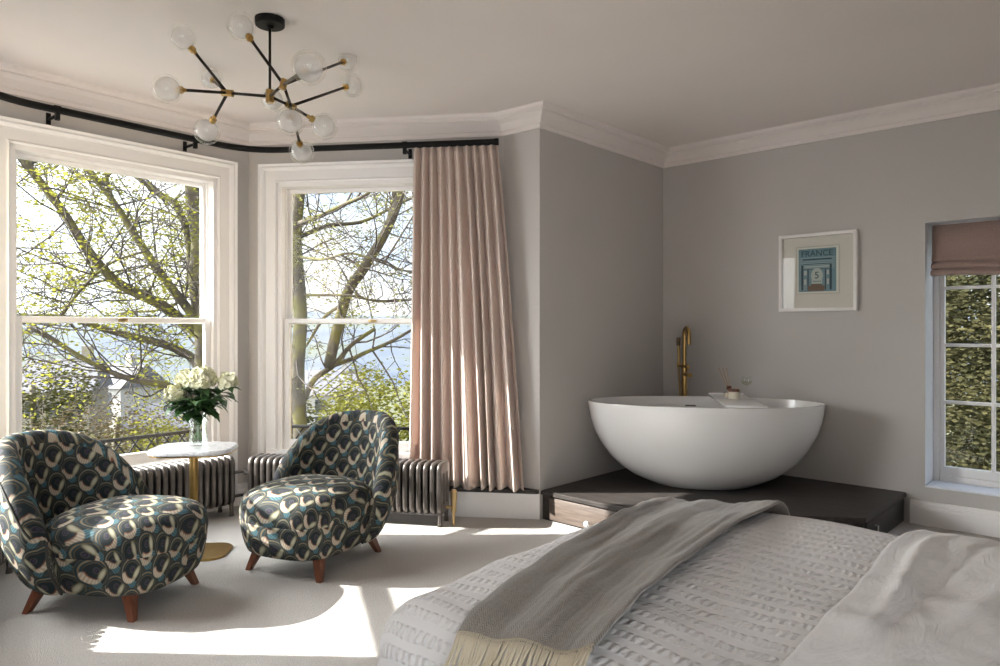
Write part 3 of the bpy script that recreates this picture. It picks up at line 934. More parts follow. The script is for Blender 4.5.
rB_end = plan(-.375, 4.625); dBr = (RGT * 1.36 - FWD * .27).normalized(); NB_ = 30
b0 = rB_end - dBr * (NB_ * .0468)
rB = radiator('column_radiator', 'grey column radiator behind the forward facing chair, beside the curtain', (b0.x, b0.y, 0), math.atan2(dBr.y, dBr.x), NB_)
# brass valve at its right end
LBr = NB_ * .0468
b = MB(); b.tube([(LBr + .002, .075, .118), (LBr + .065, .075, .118)], .011, 12)
b.tube([(LBr + .055, .075, .0), (LBr + .055, .075, .15)], .0105, 12); b.tube([(LBr + .055, .075, .085), (LBr + .055, .075, .16)], .018, 14)
vb = b.build('valve_body', M['brass_pale'], rB, angle=40); tag(vb, 'antique brass valve body')
vh = MB().tube([(LBr + .055, .075, .16), (LBr + .055, .075, .175), (LBr + .055, .075, .225), (LBr + .055, .075, .235)], [.018, .023, .022, .012], 18).build('valve_cap', M['brass_pale'], rB, angle=40)
dCr = (G_ - H_).normalized(); nC = Vector((dCr.y, -dCr.x))
c0 = H_ + dCr * .42 + nC * .34
radiator('column_radiator', 'grey column radiator under the bay window at far left', (c0.x, c0.y, 0), math.atan2(dCr.y, dCr.x), 27)
# pipe joining the two visible radiators
q0 = rA_end + nA * -.075; q1 = b0
qa = rA_end - nA * .075; qb = b0 + Vector((-dBr.y, dBr.x)) * .075
pp_ = thing('radiator_pipe', 'pair of pipes joining the two radiators at the bay corner', 'pipe', (0, 0, 0))
for z in (.118, .285):
    mid = (qa + dA * .10).lerp(qb - dBr * .06, .5)
    MB().tube([(qa.x + dA.x * .012, qa.y + dA.y * .012, z), (qa.x + dA.x * .08, qa.y + dA.y * .08, z), (mid.x - .02, mid.y + .02, z), (qb.x - dBr.x * .06, qb.y - dBr.y * .06, z), (qb.x - dBr.x * .012, qb.y - dBr.y * .012, z)], .011, 10).build('pipe', M['pewter'], pp_)

# ------------------------------------------------------------------ curtain pole and curtains
def off(p, n, d): return Vector((p.x + n.x * d, p.y + n.y * d))
nBi = Vector((dB.y, -dB.x)); nAi = nA; nCi = nC
ZP = 2.592
PO = .15
def corner(p, n1, n2, d):
    b_ = (n1 + n2).normalized(); return p + b_ * d / b_.dot(n1)
cE = corner(E_, nAi, nBi, PO); cG = corner(G_, nCi, nAi, PO)
endB = off(E_ + dB * (LB - .035), nBi, PO)
endC = off(H_ - dCr * .03, nCi, PO)
def bez(p, c, q, n=9):
    return [((1 - t) ** 2) * p + 2 * t * (1 - t) * c + t * t * q for t in [k / n for k in range(n + 1)]]
path = [endB] + bez(cE + dB * .26, cE, cE - dA * .26) + bez(cG + dA * .26, cG, cG - dCr * .26) + [endC]
PL = thing('curtain_pole', 'black curtain pole bent round the bay below the cornice', 'curtain pole', (0, 0, 0))
MB().tube([(p.x, p.y, ZP) for p in path], .0215, 14).build('pole', M['black'], PL, angle=50)
for p, d in ((endB, dB), (endC, -dCr)):
    MB().tube([(p.x - d.x * .005, p.y - d.y * .005, ZP), (p.x + d.x * .022, p.y + d.y * .022, ZP)], .025, 16).build('end_cap', M['black'], PL, angle=40)
def bracket(wp, n):
    b = MB(); q = off(wp, n, PO)
    rz = math.atan2(n.y, n.x)
    Mx = Matrix.Translation((wp.x, wp.y, 0)) @ Matrix.Rotation(rz, 4, 'Z')
    b.bbox(.001, .010, -.013, .013, ZP - .06, ZP + .01, .002, M=Mx)
    b.tube([(.008, 0, ZP - .03), (PO, 0, ZP - .03)], .009, 10, M=Mx)
    b.bbox(PO - .014, PO + .014, -.012, .012, ZP - .062, ZP + .008, .003, M=Mx)
    b.tube([(PO - .0, -.018, ZP + .015), (PO - .0, .018, ZP + .015)], .012, 8, M=Mx)
    b.build('bracket', M['black'], PL, angle=40)
bracket(G_ + dA * .43, nAi); bracket(G_ + dA * 1.27, nAi); bracket(E_ + dB * 1.245, nBi); bracket(H_ + dCr * 1.3, nCi)

def curtain(name, label, p0, d, n, s0t, s1t, s0b, s1b, o_top, o_bot, z0, z1, pleats, seed, skew=0.):
    rnd = random.Random(seed)
    ph = [rnd.uniform(-.35, .35) for _ in range(pleats + 3)]
    am = [rnd.uniform(.7, 1.25) for _ in range(pleats + 3)]
    NU, NV = pleats * 22, 44
    def fn(i, j):
        u = i / (NU - 1); t = j / (NV - 1)                    # t 0 top .. 1 bottom
        x = u * pleats; k = int(min(pleats - 1, x)); fr = x - k
        p1 = ph[k] * (1 - fr) + ph[k + 1] * fr; a1 = am[k] * (1 - fr) + am[k + 1] * fr
        # lower down the folds merge and grow
        ang = 2 * PI * (x + p1 * (.25 + .75 * t)) + .55 * math.sin(2.1 * t + k * 1.7) * t
        amp = (.034 + .030 * t) * a1
        if t < .05: amp *= .6 + 8 * t
        w = math.sin(ang) - .30 * math.sin(2 * ang)
        s = (s0t + (s1t - s0t) * u) * (1 - t) + (s0b + (s1b - s0b) * u) * t
        flare = t ** .85
        s = (s0t + (s1t - s0t) * u) * (1 - flare) + (s0b + (s1b - s0b) * u) * flare
        o = o_top * (1 - t) + (o_bot + (u - .5) * skew) * t + amp * w
        q = p0 + d * s + n * o
        return (q.x, q.y, z1 + (z0 - z1) * t + .004 * math.sin(ang * .5) * (t > .98))
    c = MB(); c.grid(fn, NU, NV)
    o = c.build(name, M['curtain'], None)
    sm = o.modifiers.new('cloth', 'SOLIDIFY'); sm.thickness = .003
    return tag(o, label, 'curtain')
cu = curtain('curtain', 'full length pale pink pleated curtain beside the right bay window', E_, dB, nBi, 1.315, LB - .02, 1.285, LB + .17, .15, .165, .206, 2.567, 10, 5, .05)
dCo = -dCr
curtain('curtain', 'pale pink pleated curtain drawn back at the far left of the bay', H_, dCr, nCi, .03, .74, .03, .80, .112, .11, .01, 2.567, 11, 8)

# ------------------------------------------------------------------ ceiling light
cl = plan(-1.113, 3.42)
HUBZ = 2.425
LT = thing('ceiling_light', 'black and brass branching ceiling light with clear glass globes', 'ceiling light', (cl.x, cl.y, 0), ta)
# local axes: x to the right of the photo, y away from it
MB().lathe([(0, 2.765), (.066, 2.765), (.07, 2.769), (.07, 2.799), (0, 2.799)], 32).build('ceiling_plate', M['black'], LT, angle=40)
MB().tube([(0, 0, 2.752), (0, 0, 2.766)], .016, 12).build('collar', M['black'], LT, angle=40)
MB().tube([(0, 0, HUBZ), (0, 0, 2.76)], .0065, 10).build('drop_rod', M['brown_metal'], LT)
fl = 707.
def px(u, v, z):                   # point at plan depth z seen in the survey drawing, in the lamp's own frame
    return Vector((z * (u - 500) / fl + 1.113, z - 3.42, 1.3 - z * (v - 329) / fl))
def joint(p, d, r=.017, L=.028):
    d = Vector(d).normalized(); p = Vector(p)
    MB().tube([p - d * L, p + d * L], r, 16).build('joint', M['brass'], LT, angle=40)
hub = Vector((0, 0, HUBZ))
J1 = px(227.6, 93, 3.45); J2 = px(283.5, 84.5, 3.22); J3 = px(290.8, 106, 3.45)
joint(hub, (0, 0, 1), .019, .03); joint(J1, J1 - hub); joint(J2, (0.3, 0, 1), .016, .024); joint(J3, (.5, .6, -.2), .016, .024)
def rod(a, b, r=.0072): MB().tube([a, b], r, 10).build('arm', M['brown_metal'], LT)
rod(hub, J1); rod(hub, J2); rod(hub, J3); rod(J2, J3)
GR = .066
GLOBE = MB().lathe([(GR * math.sin(a), -GR * math.cos(a)) for a in [PI * k / 28 for k in range(29)]], 40)
FROST = MB().lathe([(GR * .80 * math.sin(a), -GR * .80 * math.cos(a)) for a in [PI * k / 24 for k in range(25)]], 32)
gm = fm = None
def globe(J, u, v, z):
    global gm, fm
    c = px(u, v, z); d = (c - J).normalized(); q = d.to_track_quat('Z', 'Y').to_euler()
    neck = c - d * (GR * .96)
    rod(J, neck - d * .018)
    if gm is None:
        g = GLOBE.build('globe', M['globe'], LT); gm = g.data
        f = FROST.build('frosted_bulb', M['frost'], g); fm = f.data
    else:
        g = link('globe', gm, None, LT); f = link('frosted_bulb', fm, None, g)
    g.location = c; g.rotation_euler = q; f.location = (0, 0, -.004)
    k = MB().lathe([(0, -GR - .03), (.0095, -GR - .03), (.0095, -GR - .012), (.017, -GR - .012), (.017, -GR + .004), (.012, -GR + .012), (0, -GR + .012)], 18).build('socket', M['brass'], g, angle=40)
globe(J1, 166.8, 88.9, 3.17); globe(J1, 182.4, 37, 3.38); globe(J1, 211.5, 79, 4.05); globe(J1, 207, 131, 3.55)
globe(J2, 241, 26, 3.25); globe(J2, 309, 67.5, 2.68); globe(J2, 348.3, 60, 3.90)
globe(J3, 290.5, 121.5, 3.25); globe(J3, 352, 85, 3.95); globe(J3, 324.6, 126.5, 3.52); globe(J3, 301.7, 151.5, 3.80)
globe(hub, 273, 99.5, 3.85)

# ------------------------------------------------------------------ framed print
PX0, PX1, PZ0, PZ1 = -2.082, -1.535, 1.430, 2.000
PF = thing('framed_print', 'framed blue postage stamp print in a white box frame', 'picture', ((PX0 + PX1) / 2, YR, (PZ0 + PZ1) / 2))
hw, hh = (PX1 - PX0) / 2, (PZ1 - PZ0) / 2
b = MB(); fw_ = .024; fd = .042
b.bbox(-hw, -hw + fw_, -fd, -.001, -hh, hh, .003); b.bbox(hw - fw_, hw, -fd, -.001, -hh, hh, .003)
b.bbox(-hw + fw_ - .002, hw - fw_ + .002, -fd, -.001, hh - fw_, hh, .003); b.bbox(-hw + fw_ - .002, hw - fw_ + .002, -fd, -.001, -hh, -hh + fw_, .003)
b.build('frame', Mat('white_frame', (.80, .77, .75), .4).m, PF, angle=40)
MB().box(-hw + .02, hw - .02, -.008, -.002, -hh + .02, hh - .02).build('mount', Mat('ivory_mount', (.70, .63, .575), .9).m, PF, smooth=False)
MB().box(-hw + fw_ - .004, hw - fw_ + .004, -.034, -.031, -hh + fw_ - .004, hh - fw_ + .004).build('glass', M['glass'], PF, smooth=False)
# toothed stamp outline, coloured dark as the shadow round the paper's edge
sx0, sx1, sz0, sz1 = -.152, .150, -.158, .190
sc_ = Vector(((sx0 + sx1) / 2, 0, (sz0 + sz1) / 2)); shw, shh = (sx1 - sx0) / 2, (sz1 - sz0) / 2
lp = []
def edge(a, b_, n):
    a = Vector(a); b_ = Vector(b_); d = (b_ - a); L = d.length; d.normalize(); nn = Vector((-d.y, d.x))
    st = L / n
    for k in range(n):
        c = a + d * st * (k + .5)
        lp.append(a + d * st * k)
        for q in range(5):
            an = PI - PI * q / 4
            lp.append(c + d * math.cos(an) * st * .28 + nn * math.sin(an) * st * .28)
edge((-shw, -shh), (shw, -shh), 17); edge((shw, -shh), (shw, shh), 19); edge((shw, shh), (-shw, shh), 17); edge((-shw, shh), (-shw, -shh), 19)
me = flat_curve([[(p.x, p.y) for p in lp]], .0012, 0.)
st_ = link('stamp', me, Mat('stamp_edge_shade', (.24, .22, .19), .9).m, PF, smooth=False)
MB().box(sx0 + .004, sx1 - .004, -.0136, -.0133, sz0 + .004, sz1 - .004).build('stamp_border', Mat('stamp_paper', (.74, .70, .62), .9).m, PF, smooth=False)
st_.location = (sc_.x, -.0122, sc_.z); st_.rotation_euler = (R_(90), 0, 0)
mb = Mat('stamp_blue_ink', (.08, .16, .20), .9)
f = mb.noise(26, 3); wv = mb.n.new('ShaderNodeTexWave'); wv.inputs['Scale'].default_value = 60; wv.inputs['Distortion'].default_value = 1; wv.bands_direction = 'Z'
mb.l.new(mb.obj(), wv.inputs['Vector'])
mb.color(mb.mix(X(f), mb.ramp(wv.outputs['Fac'], [(.3, (.10, .18, .22)), (.7, (.24, .36, .40))]), (.16, .26, .31)))
ink_d = Mat('stamp_dark_ink', (.03, .06, .085), .9).m
ink_l = Mat('stamp_pale_ink', (.46, .50, .47), .9).m
ink_b = Mat('stamp_brown_ink', (.17, .115, .085), .9).m
def layer(name, boxes, y, mat):
    b = MB()
    for x0_, x1_, z0_, z1_ in boxes: b.box(x0_, x1_, y, y + .0012, z0_, z1_)
    return b.build(name, mat, st_par, smooth=False)
st_par = PF
cx_ = sc_.x
layer('printed_panel', [(cx_ - .134, cx_ + .130, sz0 + .016, sz1 - .018)], -.0139, mb.m)
layer('printed_bands', [(cx_ - .105, cx_ + .10, .090, .098), (cx_ - .10, cx_ + .09, .058, .062), (cx_ - .10, cx_ + .09, .022, .026), (cx_ - .115, cx_ - .10, -.13, .055), (cx_ + .085, cx_ + .10, -.13, .055), (cx_ - .07, cx_ - .062, -.13, .02), (cx_ + .052, cx_ + .06, -.13, .02)], -.0145, ink_d)
layer('printed_lines', [(cx_ - .128, cx_ + .124, .105 - .013 * k, .1075 - .013 * k) for k in range(7)] + [(cx_ - .128, cx_ - .075, -.1 - .012 * k, -.0975 - .012 * k) for k in range(3)], -.0143, ink_l)
layer('printed_blocks', [(cx_ - .095, cx_ - .075, -.02, .012), (cx_ + .065, cx_ + .08, -.02, .012), (cx_ - .09, cx_ + .085, .036, .046), (cx_ - .095, cx_ - .078, -.09, -.05), (cx_ + .066, cx_ + .08, -.09, -.05)], -.0146, ink_l)
ov_ = MB().tube([(0, 0, 0), (0, 0, .0012)], 1., 32).build('value_cartouche', ink_l, PF, smooth=False)
ov_.scale = (.042, .055, 1); ov_.location = (cx_ - .003, -.0148, -.025); ov_.rotation_euler = (R_(90), 0, 0)
layer('cartouche_base', [(cx_ - .04, cx_ + .034, -.085, -.035)], -.0159, ink_l)
layer('printed_ground', [(cx_ - .068, cx_ + .05, -.136, -.098), (cx_ - .045, cx_ + .03, -.1, -.085)], -.0152, ink_b)
for body_, size, x_, z_, mat in (('FRANCE', .060, cx_ - .003, .135, ink_d), ('5', .07, cx_ - .003, -.025, ink_d), ('FRANCS', .016, cx_ - .003, -.068, ink_d)):
    t_ = link('lettering', text_mesh(body_, size), mat, PF, smooth=False)
    t_.location = (x_, -.0178, z_); t_.rotation_euler = (R_(90), 0, 0)

# ------------------------------------------------------------------ roman blind
bl = thing('roman_blind', 'rose brown roman blind drawn up at the top of the small window', 'blind', (C_.x, YR, 0))
bx0, bx1 = WR[0] + .022, WR[1] - .01
prof2 = [(.10, 1.995), (.097, 1.86), (.090, 1.80), (.076, 1.768), (.073, 1.757), (.080, 1.748), (.110, 1.740), (.095, 1.736), (.070, 1.728), (.060, 1.716), (.058, 1.706), (.066, 1.698), (.098, 1.690), (.085, 1.687), (.060, 1.681), (.047, 1.672), (.045, 1.662), (.052, 1.655), (.085, 1.652)]
nn = 40
def bf(i, j):
    y, z = prof2[j]; u = i / nn
    return (bx0 + (bx1 - bx0) * u, y + .006 * math.sin(u * 9) * (j > 1), z + .006 * math.sin(u * 7 + 1) * (j > 1))
b = MB(); b.grid(bf, nn + 1, len(prof2)); o = b.build('fabric', M['blind'], bl)
sm = o.modifiers.new('cloth', 'SOLIDIFY'); sm.thickness = .004
MB().box(bx0, bx1, .105, .14, 1.97, 2.0).build('headrail', M['trim'], bl, smooth=False)

# ------------------------------------------------------------------ bed
BX0, BX1, BY0, BY1 = -1.42, .62, 1.06, 2.50
bed = thing('bed', 'double bed with mattress under the white covers', 'bed', ((BX0 + BX1) / 2, (BY0 + BY1) / 2, 0))
cx0, cy0 = (BX0 + BX1) / 2, (BY0 + BY1) / 2
bw, bd = (BX1 - BX0) / 2, (BY1 - BY0) / 2
MB().bbox(-bw + .06, bw, -bd + .06, bd - .06, .07, .30, .02).build('base', M['bed_base'], bed, angle=40)
MB().bbox(-bw + .07, bw, -bd + .07, bd - .07, .305, .53, .06, 4).build('mattress', M['mattress'], bed, angle=40)
for sx in (-1, 1):
    for sy in (-1, 1):
        MB().tube([(sx * (bw - .15), sy * (bd - .15), 0), (sx * (bw - .15), sy * (bd - .15), .075)], [.018, .026], 14).build('leg', M['walnut'], bed)
MB().bbox(bw + .015, bw + .105, -bd - .03, bd + .03, .02, 1.15, .03, 4).build('headboard', M['bed_base'], bed, angle=40)

def fbm(x, y, s, seed=0.):
    return noise.noise(Vector((x * s + seed, y * s - seed, seed * .37)))
def top_h(x, y):
    """height of the duvet over the bed"""
    u = (y - BY0) / (BY1 - BY0)
    crown = .045 * math.sin(PI * min(1, max(0, u))) ** .8
    ex = min(1, max(0, (x - BX0) / .5))
    foot = .018 * math.sin(ex * PI / 2)
    far = max(0, min(1, (y - 1.9) / .5)); far = far * far * (3 - 2 * far) * min(1, max(0, (x + 1.35) / .5))
    return .615 + crown + foot + .028 * far + .014 * fbm(x, y, 2.2, 3.1) + .006 * fbm(x, y, 6., 1.)
def drape(cx, cy, ax0, ax1, ay0, ay1, r=.13):
    """cloth coordinates -> position over the bed edge"""
    dx = cx - ax0 if cx < ax0 else (cx - ax1 if cx > ax1 else 0)
    dy = cy - ay0 if cy < ay0 else (cy - ay1 if cy > ay1 else 0)
    bx, by = cx - dx, cy - dy
    t = math.hypot(dx, dy)
    z = top_h(bx, by)
    if t < 1e-6: return Vector((bx, by, z)), Vector((0, 0, 1)), 0
    ux, uy = dx / t, dy / t
    L = r * PI / 2
    if t < L:
        a = t / r; o = r * math.sin(a); dz = r * (1 - math.cos(a)); nrm = Vector((ux * math.sin(a), uy * math.sin(a), math.cos(a)))
        hang = 0
    else:
        hang = t - L
        o = r + .05 * min(1, hang / .3); dz = r + hang; nrm = Vector((ux, uy, .1))
    return Vector((bx + ux * o, by + uy * o, z - dz)), nrm.normalized(), hang
def ripple(cx, cy, hang):
    if not hang: return 0.
    k = min(1, hang / .25)
    return (.022 * math.sin(cx * 15 + 2 * fbm(cx, 0, 3, 2.)) * k if (cy < BY0 + .11 or cy > BY1 - .11) and cx > BX0 else 0) + (.020 * math.sin(cy * 13 + 1) * k if cx < BX0 else 0)
def cover(name, label, cat, mat, x0, x1, y0, y1, nx, ny, lift, wr, seed, edge=None, zmin=.05):
    b = MB()
    pts = {}
    def fn(i, j):
        cx = x0 + (x1 - x0) * i / (nx - 1); cy = y0 + (y1 - y0) * j / (ny - 1)
        cx2 = cx + (edge(cy) if edge else 0) * (1 - i / (nx - 1))
        p, n, hang = drape(cx2, cy, BX0 + .11, 5, BY0 + .11, BY1 - .11)
        rip = wr(cx2, cy) + ripple(cx2, cy, hang)
        p = p + n * (lift + rip)
        p.z = max(p.z, zmin)
        return tuple(p)
    b.grid(fn, nx, ny, uvfn=lambda i, j, *a: (x0 + (x1 - x0) * i / (nx - 1), y0 + (y1 - y0) * j / (ny - 1)))
    o = b.build(name, mat, None)
    sm = o.modifiers.new('cloth', 'SOLIDIFY'); sm.thickness = .009; sm.offset = -1
    return tag(o, label, cat)
def wr_duvet(x, y): return .010 * fbm(x, y, 3.5, 9.) + .005 * fbm(x * .5, y, 11., 4.)
cover('duvet', 'white puckered cotton duvet spread over the bed', 'duvet', M['seersucker'], -1.98, .10, .58, 3.02, 240, 300, 0.0, wr_duvet, 2.)
def wr_sheet(x, y):
    g = .008 * abs(fbm(x * .9 + y * .55, y * .5 - x * .2, 2.2, 5.)) + .004 * fbm(x, y, 3., 2.) + .003 * abs(fbm(x + y, y - x, 11., 7.))
    # one deep fold running from the far side towards the head
    d = (x + .12) * .80 + (y - 1.95) * .60
    for xr, wd, hh in ((-.40, .035, .028), (-.335, .03, -.018), (-.27, .05, .016), (-.16, .04, .018), (-.05, .06, .02)):
        xx = xr + .05 * math.sin(3 * y + xr * 20) - .10 * max(0, 1.75 - y)
        g += .75 * hh * math.exp(-((x - xx) / (wd * .6)) ** 2) * max(0, min(1, (2.42 - y) / .3)) * min(1, max(0, (y - 1.35 - .6 * abs(xr + .35)) / .35))
    g += .006 * fbm(x * 1.6 + y, y - x * .4, 6.5, 8.)
    g += .008 * math.exp(-(d / .10) ** 2) * min(1, max(0, (x + .55) / .25)) - .02 * math.exp(-((d - .16) / .07) ** 2) * min(1, max(0, (x + .55) / .25))
    return wr_duvet(x, y) + .008 + max(0., g + .006)
def sheet_edge(y): return -.045 * math.sin((y - .8) * 1.4) + .012 * math.sin(y * 5)
cover('bed_cover', 'smooth white linen cover across the bed nearest the headboard', 'bed cover', M['linen'], -.475, .60, .61, 3.00, 130, 260, .016, wr_sheet, 4., sheet_edge)

# grey throw lying across the bed near the foot
def throw():
    nx, ny = 70, 220
    # length runs from the far side (v=0) to the near end (v=1)
    def cl(u, v):
        y = 2.95 + (1.075 + .055 * u - 2.95) * v
        t = min(1.1, max(0, (2.5 - y) / 1.45))
        xl = -1.39 + .275 * t; xr = -.95 + .17 * t - .03 * math.sin(t * PI)
        return xl + (xr - xl) * u, y
    def fn(i, j):
        u = i / (nx - 1); v = j / (ny - 1)
        cx, cy = cl(u, v)
        p, n, hang = drape(cx, cy, BX0 + .11, 5, BY0 + .11, BY1 - .11)
        k = 1.0
        f = .009 * (1 + math.sin(u * 2 * PI * 2.2 + .9 * math.sin(v * 4) + 1.3)) + .006 * (1 + fbm(u * 2.2, v * 1.2, 2., 6.)) + .008 * abs(fbm(u * 5, v * 2.4, 2., 8.))
        f += .014 * math.exp(-((u - 1) / .07) ** 2)
        return tuple(p + n * (.0135 + f * k + wr_duvet(cx, cy) * 1. + ripple(cx, cy, hang)))
    b = MB(); b.grid(fn, nx, ny, uvfn=lambda i, j, *a: (i / (nx - 1) * .5, j / (ny - 1) * 2.))
    o = b.build('throw_blanket', M['wool'], None)
    sm = o.modifiers.new('cloth', 'SOLIDIFY'); sm.thickness = .010; sm.offset = -1
    tag(o, 'grey woollen throw with a cream fringe laid across the bed', 'throw')
    fr = MB(); rnd = random.Random(3)
    for k in range(84):
        u = (k + .5) / 84
        i = u * (nx - 1); i0 = int(i); p0 = Vector(fn(i0, ny - 1)); p1 = Vector(fn(min(nx - 1, i0 + 1), ny - 1)); p = p0.lerp(p1, i - i0)
        q = Vector(fn(i0, ny - 5)); d = (p - q).normalized()
        pts = [p - d * .01]; c = p.copy(); dr_ = d + Vector((rnd.gauss(0, .10), rnd.gauss(0, .05), 0))
        for s_ in range(6):
            c = c + dr_ * .019
            h, n_, _ = drape(c.x, c.y, BX0 + .11, 5, BY0 + .11, BY1 - .11)
            c = Vector((c.x, c.y, max(h.z + .012, c.z - .006)))
            dr_ = (dr_ + Vector((rnd.gauss(0, .04), rnd.gauss(0, .02), 0)))
            pts.append(c.copy())
        fr.tube(pts, [.0024, .0026, .0026, .0026, .0025, .0025, .0018], 5)
    f = fr.build('fringe', M['fringe'], o); tag(f, 'cream knotted fringe')
throw()

# ------------------------------------------------------------------ outdoors
gm_ = Mat('rough_grass', (.12, .14, .05), 1.)
gm_.color(gm_.ramp(gm_.noise(.35, 6), [(.3, (.022, .022, .011)), (.55, (.045, .05, .016)), (.75, (.04, .03, .02))]))
hm = Mat('hazed_woodland', (.2, .25, .3), 1.)  # bluish: the haze of distance is put into the woodland colour
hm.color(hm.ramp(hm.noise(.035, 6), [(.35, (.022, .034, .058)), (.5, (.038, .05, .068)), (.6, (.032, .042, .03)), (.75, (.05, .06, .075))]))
def ground(i, j):
    a = R_(25 + 200 * i / 60); r = 5.5 + (j / 30) ** 2 * 170
    x, y = -3.5 + r * math.cos(a), 1 + r * math.sin(a)
    z = -3.2 - 9 * min(1, r / 60) + .6 * fbm(x, y, .05, 1)
    return (x, y, z)
tag(MB().grid(ground, 61, 31).build('garden_ground', gm_.m), kind='structure')
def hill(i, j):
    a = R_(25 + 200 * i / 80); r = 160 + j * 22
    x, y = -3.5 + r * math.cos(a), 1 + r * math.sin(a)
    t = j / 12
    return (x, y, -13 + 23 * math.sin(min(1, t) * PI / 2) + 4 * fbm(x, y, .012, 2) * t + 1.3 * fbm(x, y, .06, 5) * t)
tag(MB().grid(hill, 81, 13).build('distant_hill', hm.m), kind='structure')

bark = Mat('mossy_bark', (.2, .17, .12), .95)
bf_ = bark.noise(3.2, 6)
bark.color(bark.ramp(bf_, [(.3, (.036, .03, .021)), (.48, (.07, .058, .04)), (.56, (.10, .092, .026)), (.75, (.115, .10, .07))]))
bark.bump(bark.noise(5, 2, bark.mapping((1, 1, .4))), .25, .02); M['bark'] = bark.m
M['twig'] = Mat('twig_bark', (.05, .04, .033), .9).m
def leafmat(name, c1, c2, tl=.35):
    mm = Mat(name, c1, .8, 0., **{'Specular IOR Level': .08})
    f_ = mm.noise(1.7, 4); c = mm.ramp(f_, [(.3, c1), (.7, c2)]); mm.color(c)
    t = mm.n.new('ShaderNodeBsdfTranslucent'); mm.l.new(c, t.inputs[0])
    x = mm.n.new('ShaderNodeMixShader'); x.inputs[0].default_value = tl
    o_ = mm.n['Material Output']
    mm.l.new(mm.b.outputs[0], x.inputs[1]); mm.l.new(t.outputs[0], x.inputs[2]); mm.l.new(x.outputs[0], o_.inputs[0])
    return mm.m
M['leaf_spring'] = leafmat('spring_leaf', (.075, .075, .012), (.15, .145, .024))
M['leaf_tree'] = leafmat('young_leaf', (.15, .155, .022), (.26, .25, .04), .45)
M['leaf_pale'] = leafmat('pale_spring_leaf', (.13, .125, .05), (.16, .165, .05))
M['leaf_mid'] = leafmat('green_leaf', (.016, .019, .006), (.05, .047, .013))
M['leaf_dark'] = leafmat('evergreen_leaf', (.010, .012, .005), (.047, .041, .016), .1)
M['leaf_red'] = leafmat('budding_twig', (.05, .032, .024), (.065, .055, .022))

def leaf_quads(b, c, d, s, rnd):
    q = Vector((rnd.gauss(0, 1), rnd.gauss(0, 1), rnd.gauss(0, 1))).to_track_quat('Z', 'Y').to_matrix()
    a = q @ Vector((s, 0, 0)); w = q @ Vector((0, s * .5, s * .12))
    c = Vector(c)
    b.add([c - a, c - w * .9, c + a, c + w * .9], [(0, 1, 2, 3)])

def wp(u, v, z):
    """point of the garden surveyed at plan depth z"""
    p = plan(z * (u - 500) / 707., z); return Vector((p.x, p.y, 1.3 - z * (v - 329) / 707.))
def smooth_path(pts, n=6):
    out = []
    P_ = [pts[0]] + list(pts) + [pts[-1]]
    for i in range(1, len(P_) - 2):
        a, b_, c, d = P_[i - 1], P_[i], P_[i + 1], P_[i + 2]
        for k in range(n):
            t = k / n
            out.append(.5 * ((2 * b_) + (c - a) * t + (2 * a - 5 * b_ + 4 * c - d) * t * t + (3 * b_ - a - 3 * c + d) * t ** 3))
    out.append(pts[-1]); return out
def spray(tw, lf, p, d, L, r, depth, rnd, leaf, dens, up=.15, keep=None):
    dens = dens if rnd.random() < .8 else 0
    """a twig with side twigs and leaves"""
    pts = [Vector(p)]; c = Vector(p); d = Vector(d).normalized()
    n = 6
    for i in range(n):
        d = (d + Vector((rnd.gauss(0, .16), rnd.gauss(0, .16), rnd.gauss(0, .16) + up * .25))).normalized()
        c = c + d * L / n; pts.append(c.copy())
        if depth > 0 and i >= 1 and rnd.random() < .75:
            s = d.cross(Vector((rnd.gauss(0, 1), rnd.gauss(0, 1), rnd.gauss(0, 1)))).normalized()
            spray(tw, lf, c, d * .6 + s, L * rnd.uniform(.35, .6), r * .6, depth - 1, rnd, leaf, dens, up)
        if depth <= 1:
            for _ in range(dens if rnd.random() < .8 else 0):
                leaf_quads(lf, c + Vector((rnd.gauss(0, .07), rnd.gauss(0, .07), rnd.gauss(0, .07))), d, rnd.uniform(.6, 1.25) * leaf, rnd)
    tw.tube(pts, [r * (1 - .75 * i / n) for i in range(n + 1)], 5 if r > .012 else 4, cap=False)

def big_tree(name, label, limbs, root, seed, nspray, leaf, dens, lm, L=1.5, r=.016, spread=1., dn=1.7):
    rnd = random.Random(seed)
    t = thing(name, label, 'tree', tuple(root))
    off_ = Vector(root)
    tw = MB(); lf = MB()
    for nm, pts, r0, r1, ns in limbs:
        P_ = smooth_path([Vector(p) for p in pts]); n = len(P_)
        P_ = [p + Vector((fbm(p.x, p.z, 1.3, seed), fbm(p.y, p.z, 1.3, seed + 1), fbm(p.x, p.y, 1.3, seed + 2))) * .07 for p in P_]
        MB().tube([p - off_ for p in P_], [.78 * (r0 + (r1 - r0) * i / (n - 1)) for i in range(n)], 10).build(nm, M['bark'], t)
        for _ in range(int(ns * dn)):
            i = rnd.randrange(int(n * .12), n - 1); p = P_[i].lerp(P_[i + 1], rnd.random()); d = (P_[i + 1] - P_[i]).normalized()
            s = Vector((rnd.gauss(0, 1), rnd.gauss(0, 1), rnd.gauss(0, .8) + .25)).normalized()
            spray(tw, lf, p - off_, d * .35 + s * spread, L * rnd.uniform(.6, 1.3), r * rnd.uniform(.5, 1.), 2, rnd, leaf, dens)
    tw.build('twigs', M['twig'], t); f = lf.build('foliage', lm, t, smooth=False); tag(f, kind='stuff')
    return t
